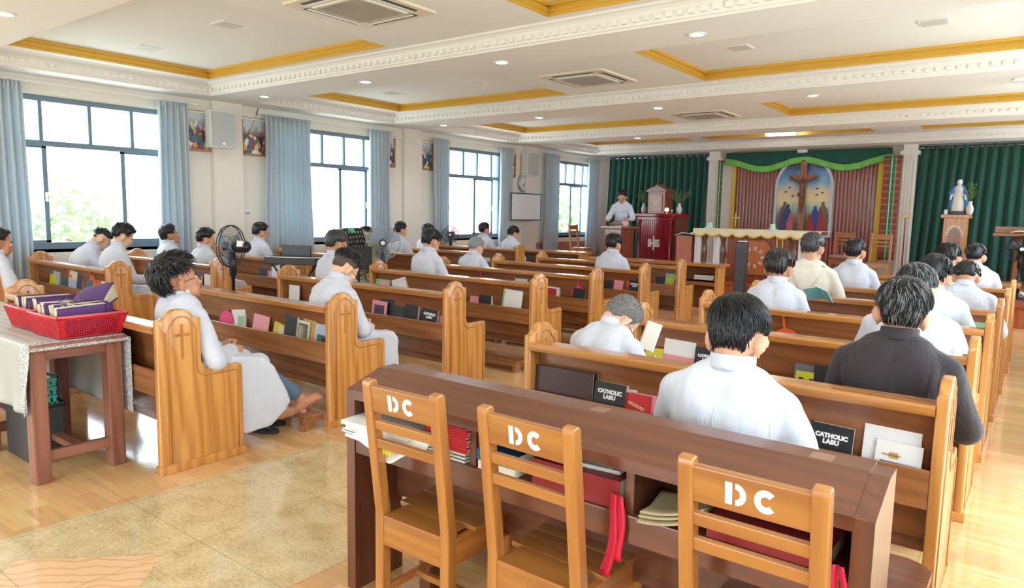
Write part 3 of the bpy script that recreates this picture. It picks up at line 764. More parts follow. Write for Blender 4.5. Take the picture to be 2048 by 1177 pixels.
def make_chair(label, loc, rz=0, letters=True, group=None):
    """seat 0.45 high, back at y=0 leaning to -y, faces +y"""
    r = thing('wooden_chair', label, 'chair', loc, rz, group); w = .187
    for s_ in (-1, 1):
        x0, x1 = (s_*w-.0, s_*w-s_*.042); x0, x1 = min(x0, x1), max(x0, x1)
        # rear post: straight leg then leaning back
        pr = [(0, 0), (0, .46), (-.065, .965), (-.062, .98), (-.035, .985), (-.022, .975), (.045, .46), (.045, 0)]
        bm = bmesh.new(); f = bm.faces.new([bm.verts.new((x0, p[0], p[1])) for p in pr]); ex = bmesh.ops.extrude_face_region(bm, geom=[f])
        for v in ex['geom']:
            if isinstance(v, bmesh.types.BMVert): v.co.x = x1
        bmesh.ops.recalc_face_normals(bm, faces=bm.faces); bmesh.ops.bevel(bm, geom=[e for e in bm.edges], offset=.005, segments=2, profile=.5, affect='EDGES')
        MB().bm(bm).build('rear_leg', W_CHAIRV, r)
        MB().bev(x0, x1, .36, .402, 0, .43, .004).build('front_leg', W_CHAIRV, r)
        MB().bev(x0+.01, x1-.01, .03, .37, .33, .432, .004).build('side_rail', wood_y, r)
        MB().bev(x0+.012, x1-.012, .03, .37, .12, .15, .003).build('side_stretcher', wood_y, r)
    MB().bev(-w+.03, w-.03, .006, .03, .33, .432, .004).build('rear_rail', W_CHAIR, r)
    MB().bev(-w+.03, w-.03, .37, .395, .35, .432, .004).build('front_rail', W_CHAIR, r)
    MB().bev(-w+.03, w-.03, .19, .215, .122, .148, .003).build('stretcher', W_CHAIR, r)
    b = MB()
    for i in range(3): b.bev(-w-.006 if i else -w+.043, w+.006 if i else w-.043, .002+i*.138, .138+i*.138-.0015, .432, .45, .003)
    b.build('seat', W_CHAIR, r)
    L = math.atan2(.065, .505)
    M = T(0, .018, .46) @ RX(L)
    MB().bev(-w+.03, w-.03, -.012, .012, .408, .508, .004, M).build('top_slat', W_CHAIR, r)
    for z in (.338, .265): MB().bev(-w+.03, w-.03, -.01, .01, z, z+.037, .004, M).build('back_slat', W_CHAIR, r)
    if letters:
        s = MB(); letters_DC(s, -.06, .458, .06, -.0125, M); s.build('painted_letters', M_STENCIL, r)
    return r
wood_y = wood('chair_wood_deep', (158, 92, 38), (190, 122, 58), 'y')
ch = make_chair('wooden chair stencilled DC at the left end of the dark desk', (-1.775, 1.745, 0), math.radians(1), True, 'stencilled chairs at the long desk')
sn = snapshot(ch)
dup(ch, sn, (-1.228, 1.745, 0), math.radians(-1.5), 'wooden chair stencilled DC in the middle before the dark desk')
c3 = dup(ch, sn, (-.535, 1.735, 0), 0, 'wooden chair stencilled DC at the right, a white fleck beside its letters')
MB().bev(-.125, -.118, .0042, .0055, .888, .895, .0005, T(0, 0, 0)).build('white_fleck', M_STENCIL, c3, loc=(0, -.052, -.0))
# ------------------------------------------------------------------ people
def skin(name, rgb):
    m = mat(name, rgb, .5, spec=.4, var=.06, vscale=30)
    m.node_tree.nodes['Principled BSDF'].inputs['Subsurface Weight'].default_value = .08
    m.node_tree.nodes['Principled BSDF'].inputs['Subsurface Radius'].default_value = (.02, .008, .005)
    return m
SKIN = {'tan': skin('tan_skin', (214, 160, 130)), 'brown': skin('brown_skin', (196, 140, 110)), 'light': skin('light_skin', (228, 180, 152))}
M_EYEW = mat('eye_white', (226, 220, 214), .3); M_IRIS = mat('dark_iris', (30, 20, 16), .2); M_LIPS = mat('lips', (150, 88, 80), .5)
def hair_mat(name, rgb, rough=.38):
    m = mat(name, rgb, rough, spec=.5); nt = m.node_tree; b = nt.nodes['Principled BSDF']
    tc = nt.nodes.new('ShaderNodeTexCoord'); mp = nt.nodes.new('ShaderNodeMapping'); mp.inputs['Scale'].default_value = (220, 30, 40)
    n = nt.nodes.new('ShaderNodeTexNoise'); n.inputs['Scale'].default_value = 1; n.inputs['Detail'].default_value = 3
    nt.links.new(tc.outputs['Object'], mp.inputs[0]); nt.links.new(mp.outputs[0], n.inputs['Vector'])
    bp = nt.nodes.new('ShaderNodeBump'); bp.inputs['Strength'].default_value = .35; bp.inputs['Distance'].default_value = .004
    nt.links.new(n.outputs['Fac'], bp.inputs['Height']); nt.links.new(bp.outputs['Normal'], b.inputs['Normal']); return m
H_BLACK = hair_mat('black_hair', (15, 15, 19)); H_BROWN = hair_mat('dark_brown_hair', (30, 21, 20)); H_GREY = hair_mat('grey_hair', (140, 142, 146)); H_SALT = hair_mat('salt_and_pepper_hair', (52, 52, 56)); H_STUB = hair_mat('shaved_grey_hair', (120, 116, 114), .6); H_FADE = hair_mat('short_faded_hair', (84, 66, 56), .7)
def robe_mat(name, rgb):
    m, nt, b = newmat(name); L = nt.links.new
    b.inputs['Base Color'].default_value = S(*rgb); b.inputs['Roughness'].default_value = .8; b.inputs['Sheen Weight'].default_value = .15; b.inputs['Specular IOR Level'].default_value = .2
    tc = nt.nodes.new('ShaderNodeTexCoord'); mp = nt.nodes.new('ShaderNodeMapping'); mp.inputs['Scale'].default_value = (7, 7, 2.6)
    n = nt.nodes.new('ShaderNodeTexNoise'); n.inputs['Scale'].default_value = 1.3; n.inputs['Detail'].default_value = 3; n.inputs['Distortion'].default_value = 1.2
    L(tc.outputs['Object'], mp.inputs[0]); L(mp.outputs[0], n.inputs['Vector'])
    bp = nt.nodes.new('ShaderNodeBump'); bp.inputs['Strength'].default_value = .45; bp.inputs['Distance'].default_value = .035
    L(n.outputs['Fac'], bp.inputs['Height']); L(bp.outputs['Normal'], b.inputs['Normal']); return m
ROBE = {'white': robe_mat('white_cassock_cloth', (203, 208, 222)), 'cream': robe_mat('cream_habit_cloth', (222, 218, 206)), 'dark': robe_mat('charcoal_shirt_cloth', (60, 55, 60)), 'cool': robe_mat('pale_blue_white_cloth', (206, 216, 228)), 'jeans': robe_mat('blue_grey_denim', (98, 116, 138)), 'black': robe_mat('black_trousers', (40, 40, 46))}
def fuse(mb, name, mats, parent, vox, smooth=4, wr=0.0, seed=0, cut=None):
    """union of overlapping closed shapes as one continuous surface"""
    o = mb.build(name, mats, None)
    r = o.modifiers.new('r', 'REMESH'); r.mode = 'VOXEL'; r.voxel_size = vox; r.use_smooth_shade = True
    if smooth: s = o.modifiers.new('s', 'SMOOTH'); s.factor = .5; s.iterations = smooth
    dg = bpy.context.evaluated_depsgraph_get(); me = D.meshes.new_from_object(o.evaluated_get(dg)); old = o.data
    o.modifiers.clear(); o.data = me; D.meshes.remove(old); me.name = name
    if wr:
        n = len(me.vertices); co = np.empty(n*3); me.vertices.foreach_get('co', co); co = co.reshape(-1, 3)
        no = np.empty(n*3); me.vertices.foreach_get('normal', no); no = no.reshape(-1, 3)
        d = np.zeros(n); sd = seed*1.7
        for (fx, fy, fz, a, ph) in ((9, 14, 16, .5, 0.), (21, 11, -13, .3, 1.), (-17, 19, 22, .3, 2.), (34, -8, 27, .16, 3.), (5, 6, -9, .4, 4.)):
            w = .9*np.sin(co@np.array((fz*.3, -fx*.25, fy*.3))+sd+ph)
            d += a*np.sin(co@np.array((fx, fy, fz))*1.15+w*2.0+sd*ph)
        co += no*(d*wr)[:, None]
        me.vertices.foreach_set('co', co.ravel()); me.update()
    me.polygons.foreach_set('use_smooth', [True]*len(me.polygons))
    if len(me.materials) == 0:
        for x in (mats if isinstance(mats, (list, tuple)) else [mats]): me.materials.append(x)
    if parent is not None: o.parent = parent
    return o
def hand(b, w, fwd, side, k=1.0, curl=.5):
    """palm and five bent fingers at wrist w, pointing along fwd; side is the thumb direction"""
    f = Vector(fwd).normalized(); t = Vector(side); t = (t-f*t.dot(f)).normalized(); n = f.cross(t)
    if n.z > 0: n = -n
    w = Vector(w)
    for q in (-.03, -.01, .01, .03): b.cap(w+t*q*k*.6, w+f*.075*k+t*q*k, .014*k, .012*k, 8)
    for i, (q, l_) in enumerate(((.032, .068), (.011, .076), (-.011, .07), (-.031, .055))):
        p0 = w+f*.078*k+t*q*k; p1 = p0+(f*math.cos(curl*.6)+n*math.sin(curl*.6))*l_*.45*k; p2 = p1+(f*math.cos(curl*1.4)+n*math.sin(curl*1.4))*l_*.32*k; p3 = p2+(f*math.cos(curl*2.1)+n*math.sin(curl*2.1))*l_*.25*k
        b.cap(p0, p1, .0095*k, .009*k, 8); b.cap(p1, p2, .009*k, .008*k, 8); b.cap(p2, p3, .008*k, .007*k, 8)
    p0 = w+f*.02*k+t*.03*k; p1 = p0+(f*.7+t*.7).normalized()*.04*k; p2 = p1+(f*.9+t*.2+n*.2).normalized()*.035*k
    b.cap(p0, p1, .013*k, .011*k, 8); b.cap(p1, p2, .011*k, .009*k, 8)
def foot(b, ankle, d, k=1.0, up=0.0):
    a = Vector(ankle); d = Vector(d).normalized(); s = d.cross(Vector((0, 0, 1))).normalized()
    h = a-Vector((0, 0, .055*k))
    b.cap(a, h-d*.03*k, .034*k, .032*k, 10)
    b.cap(h-d*.03*k, h+d*.1*k+Vector((0, 0, -.0)), .032*k, .03*k, 10); b.cap(h+d*.02*k+Vector((0, 0, .02)), h+d*.12*k, .035*k, .03*k, 10)
    for i, q in enumerate((-.03, -.012, .004, .018, .032)):
        b.cap(h+d*.12*k+s*q*k-Vector((0, 0, .008)), h+d*(.165-.006*abs(i-1))*k+s*q*1.15*k-Vector((0, 0, .012)), .013*k, .010*k if i else .014*k, 8)
CR = Vector((0, -.014, .045))    # centre of the skull above the head pivot
def make_hair(parent, M, k, style, mats, seed, near):
    """hair cap following the skull with its hairline, plus combed locks"""
    rnd = random.Random(seed); bm = bmesh.new(); bmesh.ops.create_icosphere(bm, subdivisions=5 if near else 4, radius=1)
    vol = style.get('vol', .012); top = style.get('top', .012); messy = style.get('messy', 0); fade = style.get('fade', -.085); sidez = style.get('side', -.02); front = style.get('front', .045)
    E = Vector((.0765, .097, .082)); E2 = Vector((.0765, .097, .118))
    def shell(d):
        e = E if d.z > 0 else E2
        r = 1/math.sqrt((d.x/e.x)**2+(d.y/e.y)**2+(d.z/e.z)**2); return r
    for v in bm.verts:
        d = v.co.normalized(); p = d*shell(d); y, z = p.y, p.z
        # hairline height by direction: nape, over the ear, forehead
        f = max(sm(-.05, -.008, y), .97*sm(.054, .073, abs(p.x))); g = sm(.03, .075, y); line = lerp(lerp(fade, sidez, f), front, g)+.010*noise.noise(d*9+Vector((seed, seed, 0)))
        m = sm(line-.006, line+.012, z)
        t = lerp(vol, top, sm(-.01, .06, z))*sm(line, line+.05, z)+style.get('base', .0035)
        nz = noise.noise(d*6+Vector((seed, 0, 0)))*.5+noise.noise(d*15+Vector((0, seed, 0)))*.3
        t += (style.get('nz', .004)+messy*.03)*nz*m
        v.co = d*(p.length+lerp(-.014, t, m))
    b = MB(); b.bm(bm); b.v = [tuple(M @ ((Vector(v)+CR)*k)) for v in b.v]
    o = b.build('hair', mats[0], parent, smooth=True)
    nst = style.get('locks', 0)
    if nst:
        s = MB(); ln = style.get('len', .05); crown = Vector((rnd.uniform(-.01, .015), -.045, .1)); done = 0
        while done < nst:
            d = Vector((rnd.gauss(0, 1), rnd.gauss(0, 1), rnd.gauss(0, 1))).normalized()
            p = d*shell(d); f = max(sm(-.05, -.008, p.y), .97*sm(.054, .073, abs(p.x))); g = sm(.03, .075, p.y); line = lerp(lerp(fade, sidez, f), front, g)
            if p.z < line+.012: continue
            done += 1
            t0 = lerp(vol, top, sm(-.01, .06, p.z))*.9*sm(line, line+.05, p.z)
            flow = (p-crown); flow -= d*flow.dot(d)
            flow = flow.normalized() if flow.length > 1e-4 else Vector((0, -1, 0))
            part = Vector((style.get('part', .3), .2, 0)) if p.z > .03 else Vector((0, 0, -.6))
            flow = (flow+part*.8+Vector((rnd.uniform(-1, 1), rnd.uniform(-1, 1), rnd.uniform(-1, 1)))*(.35+messy*.9)); flow -= d*flow.dot(d); flow.normalize()
            rj = rnd.random(); l_ = ln*rnd.uniform(.6, 1.25)*(.5+.5*sm(line, line+.05, p.z)); l_ = min(l_, (p.z-line)*1.15+.006) if p.z < .03 and (messy < .3 or p.y > -.05) else l_; pts = []; q = p+d*t0
            lift = .05+messy*.6*rnd.random()
            for i in range(4):
                u = i/3; dd = q.normalized(); pts.append(q.copy()); st = flow-dd*flow.dot(dd)*(1-lift)
                q = q+st*l_/3
                if messy < .3:
                    r0 = shell(q.normalized())+t0+.0025+.004*rj; q = q.normalized()*r0
                elif i == 1: q = q+dd*l_*.12*rnd.random()
            w = style.get('w', .0035)*rnd.uniform(.7, 1.3)
            s.m(1 if rnd.random() < style.get('grey', 0) else 0)
            s.tube([M @ ((x+CR)*k) for x in pts], 0, 4, False, [w, w*1.1, w*.8, w*.15])
        so = s.build('hair_locks', [mats[0], mats[1] if len(mats) > 1 else mats[0]], o, smooth=True)
    return o
STY = {
 'short': dict(vol=.008, top=.014, locks=260, len=.035),
 'neat': dict(vol=.008, top=.017, locks=500, len=.05, part=.5),
 'thick': dict(vol=.014, top=.026, locks=500, len=.055, part=-.4),
 'wet': dict(vol=.002, top=.016, locks=2200, len=.05, w=.0022, part=.5, fade=-.088, side=-.012),
 'saltwavy': dict(vol=.009, top=.022, locks=2600, len=.055, w=.0019, part=.6, grey=.24, fade=-.086, side=-.012),
 'shaved': dict(vol=.002, top=.003, base=.002, fade=-.085, front=.07, side=-.035, locks=1400, len=.012, w=.0012),
 'crop': dict(vol=.004, top=.008, fade=-.04, side=.01, locks=300, len=.02),
 'undercut': dict(vol=.006, base=.005, top=.02, fade=-.008, side=.022, locks=420, len=.05, part=.1),
 'messy': dict(vol=.026, top=.042, messy=.6, locks=700, len=.08, w=.0042, fade=-.07, side=.008, front=.058, part=-.5),
}
PEOPLE = {}
def person(label, x, y, ztop, lean=8, bow=12, hp=10, hy=0, hr=0, hair='short', hmats=None, sk='tan', robe='white', rz=0, arms='lap', legs='sit', seat=.44, vox=.011, k=1.06, glasses=False, seed=0, near=False, wide=1.0, hood=False, stand=0, face=False, spine=None, kids_=True, by=None, collar=True):
    """a figure built in one skin, clothing and hair as children; x, y is the hip point"""
    R = math.radians; lean, bow, hp, hy, hr = R(lean), R(bow), R(hp), R(hy), R(hr)
    hz = (seat+.10*k) if not stand else stand+.93*k
    def chain(c):
        P0 = Vector((0, 0, hz)); A = [lean*.5, lean, lean+bow*.5, lean+bow]; L = [.18, .18, .14, .125]; P = [P0]; a = A
        for ai, li in zip(A, L): P.append(P[-1]+Vector((0, math.sin(ai), math.cos(ai)))*li*k*c)
        return P, A
    def headM(P, A):
        a = A[3]
        return T(*P[4]) @ RZ(hy) @ RX(-(a*.55+hp)) @ RY(hr)
    def tophair(c):
        P, A = chain(c); M = headM(P, A)
        return max((M @ (Vector((0, .095*math.sin(t)-.014, .045+.10*math.cos(t)))*k*1.1)).z for t in [i*.1-1 for i in range(21)])
    lo, hi = .75, 1.3
    for _ in range(30):
        c = (lo+hi)/2
        if tophair(c) > ztop: hi = c
        else: lo = c
    c = spine or c
    P, A = chain(c); M = headM(P, A) @ Matrix.Scale(1.1, 4)
    root = None
    sw = .172*k*wide
    Rt = lambda i: RX(-A[i])
    neckbase = P[3]; shz = P[3]-Vector((0, math.sin(A[3]), math.cos(A[3])))*.082*k; kh = k*1.1
    SH = {s: shz+Vector((s*sw, .012, 0)) for s in (-1, 1)}
    # arm joints
    AR = {}
    for s in (-1, 1):
        if arms == 'lap': el = SH[s]+Vector((s*.072, .06, -.26))*k; wr = Vector((s*.075, el.y+.21*k, max(hz+.1, el.z-.03)))
        elif arms == 'book': el = SH[s]+Vector((s*.055, .1, -.25))*k; wr = el+Vector((-s*.09, .22, .06))*k
        elif arms == 'lectern': el = SH[s]+Vector((s*.09, .1, -.25))*k; wr = el+Vector((-s*.02, .22, -.03))*k
        AR[s] = (SH[s], el, wr)
    # leg joints
    LG = {}
    for s in (-1, 1):
        hip = Vector((s*.095*k, .0, hz-.01))
        if legs == 'sit': kn = Vector((s*.13*k, .43*k, hz+.0)); an = Vector((s*.12*k, .40*k, .085*k))
        elif legs == 'cross': kn = Vector((.03+s*.1*k, .43*k, hz-.01)); an = Vector(((.13, .80, .23), (.07, .68, .18))[0 if s < 0 else 1])
        else: kn = Vector((s*.1*k, .02, stand+.5*k)); an = Vector((s*.1*k, -.01, stand+.085*k))
        LG[s] = (hip, kn, an)
    def body(b, g, part):
        """g: growth for clothing; part: which regions to add"""
        if 'torso' in part:
            b.ball(P[0], (.16*k*wide+g, .12*k+g, .13*k+g), Rt(0)); b.ball((P[0]+P[1])/2, (.145*k*wide+g, .112*k+g, .15*k), Rt(1))
            b.ball(P[1]+Vector((0, .01, .02)), (.145*k*wide+g, .108*k+g, .15*k), Rt(1))
            b.ball(P[2]-Vector((0, .004, .03)), (.162*k*wide+g, .112*k+g, .165*k+g), Rt(2))
            for s in (-1, 1):
                b.ball(P[2]+Vector((s*.05*k*wide, -.012, .01)), (.118*k*wide+g, .1*k+g, .15*k+g), Rt(3))
                b.cap(P[3]+Vector((s*.02, -.012, -.02)), SH[s]+Vector((-s*.03, -.006, .004)), .06*k+g, .05*k+g)
                b.cap(P[3]+Vector((s*.012, -.012, .03*k)), P[3]+Vector((s*.085*k, -.01, -.02)), .042*k+g*.3, .05*k+g*.6)
                b.ball(SH[s]-Vector((s*.012, 0, .008)), .052*k+g)
        if 'arms' in part:
            for s in (-1, 1):
                a, e, w = AR[s]; b.cap(a-Vector((s*.012, 0, .01)), e, .048*k+g*1.2, .043*k+g*1.5); b.cap(e, lerp(e, w, .93 if g else 1), .042*k+g*1.5, .028*k+g*1.6)
        if 'legs' in part:
            for s in (-1, 1):
                h_, n_, a_ = LG[s]; b.cap(h_, n_, .082*k+g, .056*k+g); b.cap(n_, lerp(n_, a_, .45), .054*k+g, .052*k+g); b.cap(lerp(n_, a_, .35), a_, .054*k+g, .034*k+g)
    b = MB(); body(b, 0, ('torso', 'arms', 'legs'))
    for s in (-1, 1):
        a, e, w = AR[s]; f = (w-e).normalized()
        if arms == 'lap': hand(b, w, Vector((-s*.75, .55, -.15)), Vector((0, .3, 1)), k, .55)
        elif arms == 'book': hand(b, w, Vector((-s*.5, .6, .35)), Vector((0, -.2, 1)), k, .8)
        else: hand(b, w, Vector((-s*.2, .9, -.1)), Vector((-s, .1, .2)), k, .35)
        d = (Vector((0, 1, -.05)) if legs == 'sit' else Vector((.25, 1, .45)) if legs == 'cross' and s < 0 else Vector((.35, 1, .1)) if legs == 'cross' else Vector((s*.15, 1, 0)))
        foot(b, LG[s][2], d, k)
    # neck and head
    H = lambda v: M @ (Vector(v)*k)
    b.cap(P[3]-Vector((0, .0, .02)), H((0, -.024, -.03)), .061*k, .057*k)
    Mr = M.to_3x3().normalized().to_4x4()
    def hb(cn, r, rot=None):
        b.ball(H(cn), tuple(q*kh for q in r), Mr @ rot if rot else Mr, 18, 12)
    hb((0, -.014, .045), (.0735, .093, .079)); hb((0, .0, -.005), (.066, .075, .075)); hb((0, .032, -.035), (.054, .057, .07)); hb((0, .062, -.083), (.026, .024, .022))
    for s in (-1, 1):
        hb((s*.036, .045, -.055), (.022, .034, .036)); hb((s*.036, .062, -.012), (.022, .022, .018))
        hb((s*.0745, -.003, -.012), (.008, .017, .033), RX(-.2)); hb((s*.0885, -.014, -.005), (.0055, .022, .036), RZ(s*-.8) @ RX(-.15)); hb((s*.078, -.001, -.042), (.006, .009, .011))
        b.cap(H((s*.012, .078, .024)), H((s*.045, .066, .024)), .0125*k, .01*k)
        hb((s*.012, .09, -.034), (.0085, .0085, .007))
    b.cap(H((0, .083, .012)), H((0, .101, -.028)), .0085*k, .0125*k); hb((0, .084, -.06), (.021, .011, .012))
    body_o = fuse(b, 'person', SKIN[sk], None, vox if not near else min(vox, .0085), 3)
    body_o.location = (x, y, 0); body_o.rotation_euler = (0, 0, rz); tag(body_o, label, 'person', 'seated congregation' if not stand else None)
    root = body_o
    if face:
        for s in (-1, 1):
            e = MB(); e.ball(H((s*.031, .078, .003)), .0125*k, None, 12, 8); e.m(1); e.ball(H((s*.031, .0865, .003)), .0065*k, None, 10, 6); e.build('eye', [M_EYEW, M_IRIS], root, smooth=True)
        e = MB(); e.tube([H((-.02, .091, -.06)), H((0, .0965, -.058)), H((.02, .091, -.06))], .004*k, 6); e.build('mouth', M_LIPS, root, smooth=True)
        for s in (-1, 1):
            e = MB(); e.tube([H((s*.014, .092, .026)), H((s*.034, .088, .031)), H((s*.05, .073, .026))], .0042*k, 6, True, [.003*k, .0048*k, .002*k]); e.build('eyebrow', (hmats or [H_BLACK])[0], root, smooth=True)
    if hair == 'undercut': make_hair(root, M, k, dict(vol=.0, top=.0, base=.0012, nz=.0004, fade=-.07, side=-.02, front=.03), [H_FADE], seed+9, near)
    make_hair(root, M, k, STY[hair] if near else dict(STY[hair], locks=STY[hair].get('locks', 0)//3, w=STY[hair].get('w', .0035)*1.5), hmats or [H_BLACK, H_GREY], seed+3, near)
    if glasses:
        g = MB()
        for s in (-1, 1):
            g.ring(H((s*.032, .098, .002)), .021*k, .0016*k, 20, 5, (Mr @ RX(pi/2)), .017*k)
            g.tube([H((s*.052, .095, .006)), H((s*.074, .05, .008)), H((s*.078, -.005, .004)), H((s*.078, -.02, -.012))], .0018*k, 5)
        g.tube([H((-.012, .1, .004)), H((0, .103, .007)), H((.012, .1, .004))], .0016*k, 5)
        gl = g.build('glasses', M_BLACK, root, smooth=True)
    # clothing
    cl = MB(); g = .014
    body(cl, g, ('torso', 'arms'))
    for s in (-1, 1):
        a, e, w = AR[s]; cl.ball(e, .062*k)
    shirt = robe in ('dark',) or legs == 'shirt'
    if robe != 'dark':
        body(MB(), 0, ())
        if legs in ('sit', 'cross'):
            for s in (-1, 1):
                h_, n_, a_ = LG[s]; cl.cap(h_, n_, .094*k, .074*k)
            if legs == 'sit': pr = [(-.06, hz-.09), (-.06, hz+.08), (.3*k, hz+.085), (.45*k, hz+.07), (.5*k, hz+.0), (.51*k, hz-.15), (.5*k, .12), (.3*k, .12), (.24*k, hz-.09)]
            else: pr = [(-.05, hz-.09), (-.05, hz+.08), (.28, hz+.085), (.43, hz+.06), (.51, hz-.02), (.6, hz-.2), (.635, .26), (.6, .2), (.47, .12), (.3, .1), (.24, .12), (.22, hz-.1)]
            w = .208*k; cl.prism(pr, 'x', -w, w+(.02 if legs == 'cross' else 0))
        elif legs == 'stand':
            cl.lathe([(.05, stand+.06), (.24*k, stand+.07), (.215*k, stand+.5), (.19*k, stand+.85), (.165*k, stand+1.05), (.02, stand+1.06)], 20, (0, .0, 0))
    else:
        for s in (-1, 1): cl.ball(P[0]-Vector((0, 0, .04)), (.175*k*wide, .13*k, .1))
    co = fuse(cl, {'dark': 'shirt', 'cream': 'habit'}.get(robe, 'cassock'), ROBE[robe], root, vox*.95 if not near else min(vox, .0095), 12 if near else 8, .0055 if near else .005, seed)
    if legs == 'cross' or robe == 'dark':
        tr = MB()
        for s in (-1, 1):
            h_, n_, a_ = LG[s]; q = lerp(n_, a_, .86 if legs == 'cross' else .95); tr.cap(h_, n_, .092*k, .066*k); tr.cap(n_, q, .064*k, .056*k); tr.cap(lerp(n_, a_, .8), q, .06*k, .058*k)
        tr.ball(P[0]-Vector((0, 0, .02)), (.165*k, .125*k, .11*k))
        fuse(tr, 'trousers', ROBE['jeans' if legs == 'cross' else 'black'], root, .011, 3, .003, seed+1)
    if hood:
        zt = P[3].z+.045*k; x0_ = .15*k
        def hf(u, v):
            x_ = lerp(-x0_, x0_, u)*(1-.86*v**1.15); z_ = zt-.02*(1-v)*abs(u-.5)*4-.27*k*v
            ok, loc, nn, ix = co.ray_cast(Vector((x_, -1.5, z_)), Vector((0, 1, 0)))
            y_ = loc.y if ok else P[3].y-.08*k
            return (x_, min(y_, P[3].y-.05*k)-.014-.03*math.sin(pi*u)*(1-.5*v), z_)
        MB().slab(hf, 24, 20, .012).build('hood', ROBE[robe], co, smooth=True)
    if collar and not hood:
        # standing band collar following the neck
        cr = MB(); nd = (H((0, -.022, -.035))-P[3]).normalized(); up = (nd*.6+Vector((0, math.sin(A[3]), math.cos(A[3])))*.4).normalized(); fx = Vector((1, 0, 0)); fy = up.cross(fx).normalized()
        base = P[3]+up*.028*k+Vector((0, .002, 0))
        def cf(u, v):
            a = 2*pi*u; return base+fx*math.cos(a)*(.0685+.004*(1-v))*k+fy*math.sin(a)*(.0725+.005*(1-v))*k+up*(v*.052-.012)*k
        cr.slab(lambda u, v: cf(-u, v), 28, 4, .004); cr.build('collar', ROBE[robe], co, smooth=True)
    if near and legs != 'cross':
        # stitched seams on the back, laid on the cloth
        def on_cloth(x_, z_):
            ok, loc, nn, ix = co.ray_cast(Vector((x_, -1.5, z_)), Vector((0, 1, 0)))
            return loc if ok else None
        w2 = sw*.98
        zt, zb = P[3].z-.01*k, hz+.16
        lines = [[(0, lerp(zt, zb, i/14)) for i in range(15)]]
        for s in (-1, 1): lines.append([(s*(w2-.02*math.sin(pi*i/10)), lerp(shz.z+.055*k, shz.z-.17*k, i/10)) for i in range(11)])
        for ln in lines:
            pts = [q for q in (on_cloth(*p_) for p_ in ln) if q is not None]
            if len(pts) > 2: MB().tube([q+Vector((0, -.0006, 0)) for q in pts], .0014, 5).build('seam', ROBE[robe], co, smooth=True)
    return root
# ---- right block
GW = [H_BLACK, H_GREY]
person('man in white cassock seen from behind on the bench, wet black hair', -.875, 2.42, 1.325, lean=4, bow=14, hp=14, hy=-4, hair='wet', sk='tan', near=True, vox=.009, seed=1, wide=1.12)
person('man in charcoal collared shirt with thick greying black hair, seen from behind', -.50, 3.46, 1.345, lean=4, bow=12, hp=4, hy=10, hr=4, hair='saltwavy', robe='dark', near=True, vox=.009, seed=2, wide=1.12)
person('elderly man with shaved grey hair bowing deeply over a white booklet, nearest pew', -1.98, 3.40, 1.135, lean=18, bow=32, hp=36, hy=-26, hair='shaved', hmats=[H_STUB], sk='light', near=True, vox=.009, seed=3, arms='book', glasses=True, rz=-.12)
person('man in white cassock mostly hidden behind the man in the charcoal shirt', -.62, 4.68, 1.34, lean=8, bow=16, hp=14, hair='saltwavy', seed=4, wide=1.15, hmats=[H_SALT, H_GREY])
person('man in white robe with black hair, two pews beyond the charcoal shirted man', -.66, 5.88, 1.345, lean=8, bow=14, hp=14, hair='thick', robe='cool', seed=5, wide=1.05)
person('man in white cassock holding an open green booklet in the right block', -1.74, 5.80, 1.345, lean=4, bow=12, hp=6, hy=0, hair='thick', hmats=[H_BROWN, H_BROWN], sk='brown', seed=6, arms='book')
person('person in a cream hooded habit seen from behind, greying at the temple', -1.80, 7.02, 1.475, lean=3, bow=10, hp=4, hy=-6, hair='short', hmats=[H_SALT, H_GREY], robe='cream', seed=7, hood=True, wide=1.1)
person('man in white cassock with short black hair, nearest the altar table in the right block', -1.66, 8.20, 1.40, lean=3, bow=10, hp=2, hy=-8, hair='short', seed=8)
person('man in white cassock bowed so low only his crown shows', -.56, 7.08, 1.25, lean=14, bow=26, hp=34, hair='short', sk='brown', seed=9, wide=1.1)
person('man in white cassock seated left of the statue stand, glossy black hair', -.80, 8.2, 1.385, lean=6, bow=12, hp=12, hy=-4, hair='neat', sk='brown', seed=10)
person('man in white cassock at the right end of the front pew near the statue stand', -.66, 9.38, 1.36, lean=8, bow=12, hp=8, hy=-8, hair='short', sk='tan', seed=11, wide=1.05)
# ---- middle block
person('barefoot man with tousled black hair gazing up, legs stretched and crossed, white cassock', -4.36, 2.26, 1.285, lean=-1, bow=1, hp=-14, hy=-16, hair='messy', sk='brown', near=True, vox=.009, seed=12, legs='cross', face=True, glasses=True)
person('man in glasses with undercut hair bowing to the right, white cassock, middle block', -4.42, 3.46, 1.285, lean=8, bow=26, hp=28, hy=-10, hair='undercut', hmats=[H_BLACK, H_BLACK], sk='light', near=True, vox=.009, seed=13, glasses=True, face=True)
person('grey haired man in glasses seated beside the camouflage covered instrument', -6.0, 4.72, 1.39, lean=4, bow=14, hp=6, hy=-14, hair='short', hmats=[H_SALT, H_GREY], sk='brown', seed=14, glasses=True, face=True)
person('man in white cassock with neat black hair right of the pale standing fan', -5.86, 5.98, 1.395, lean=6, bow=14, hp=12, hy=-6, hair='neat', seed=15)
person('man in white cassock with cropped silver hair in the middle block', -6.14, 7.14, 1.28, lean=8, bow=14, hp=12, hy=-8, hair='shaved', hmats=[H_GREY, H_GREY], sk='light', seed=16)
person('man in white cassock alone in the pew before the reading stand', -4.70, 8.36, 1.35, lean=4, bow=12, hp=6, hy=-2, hair='neat', seed=17)
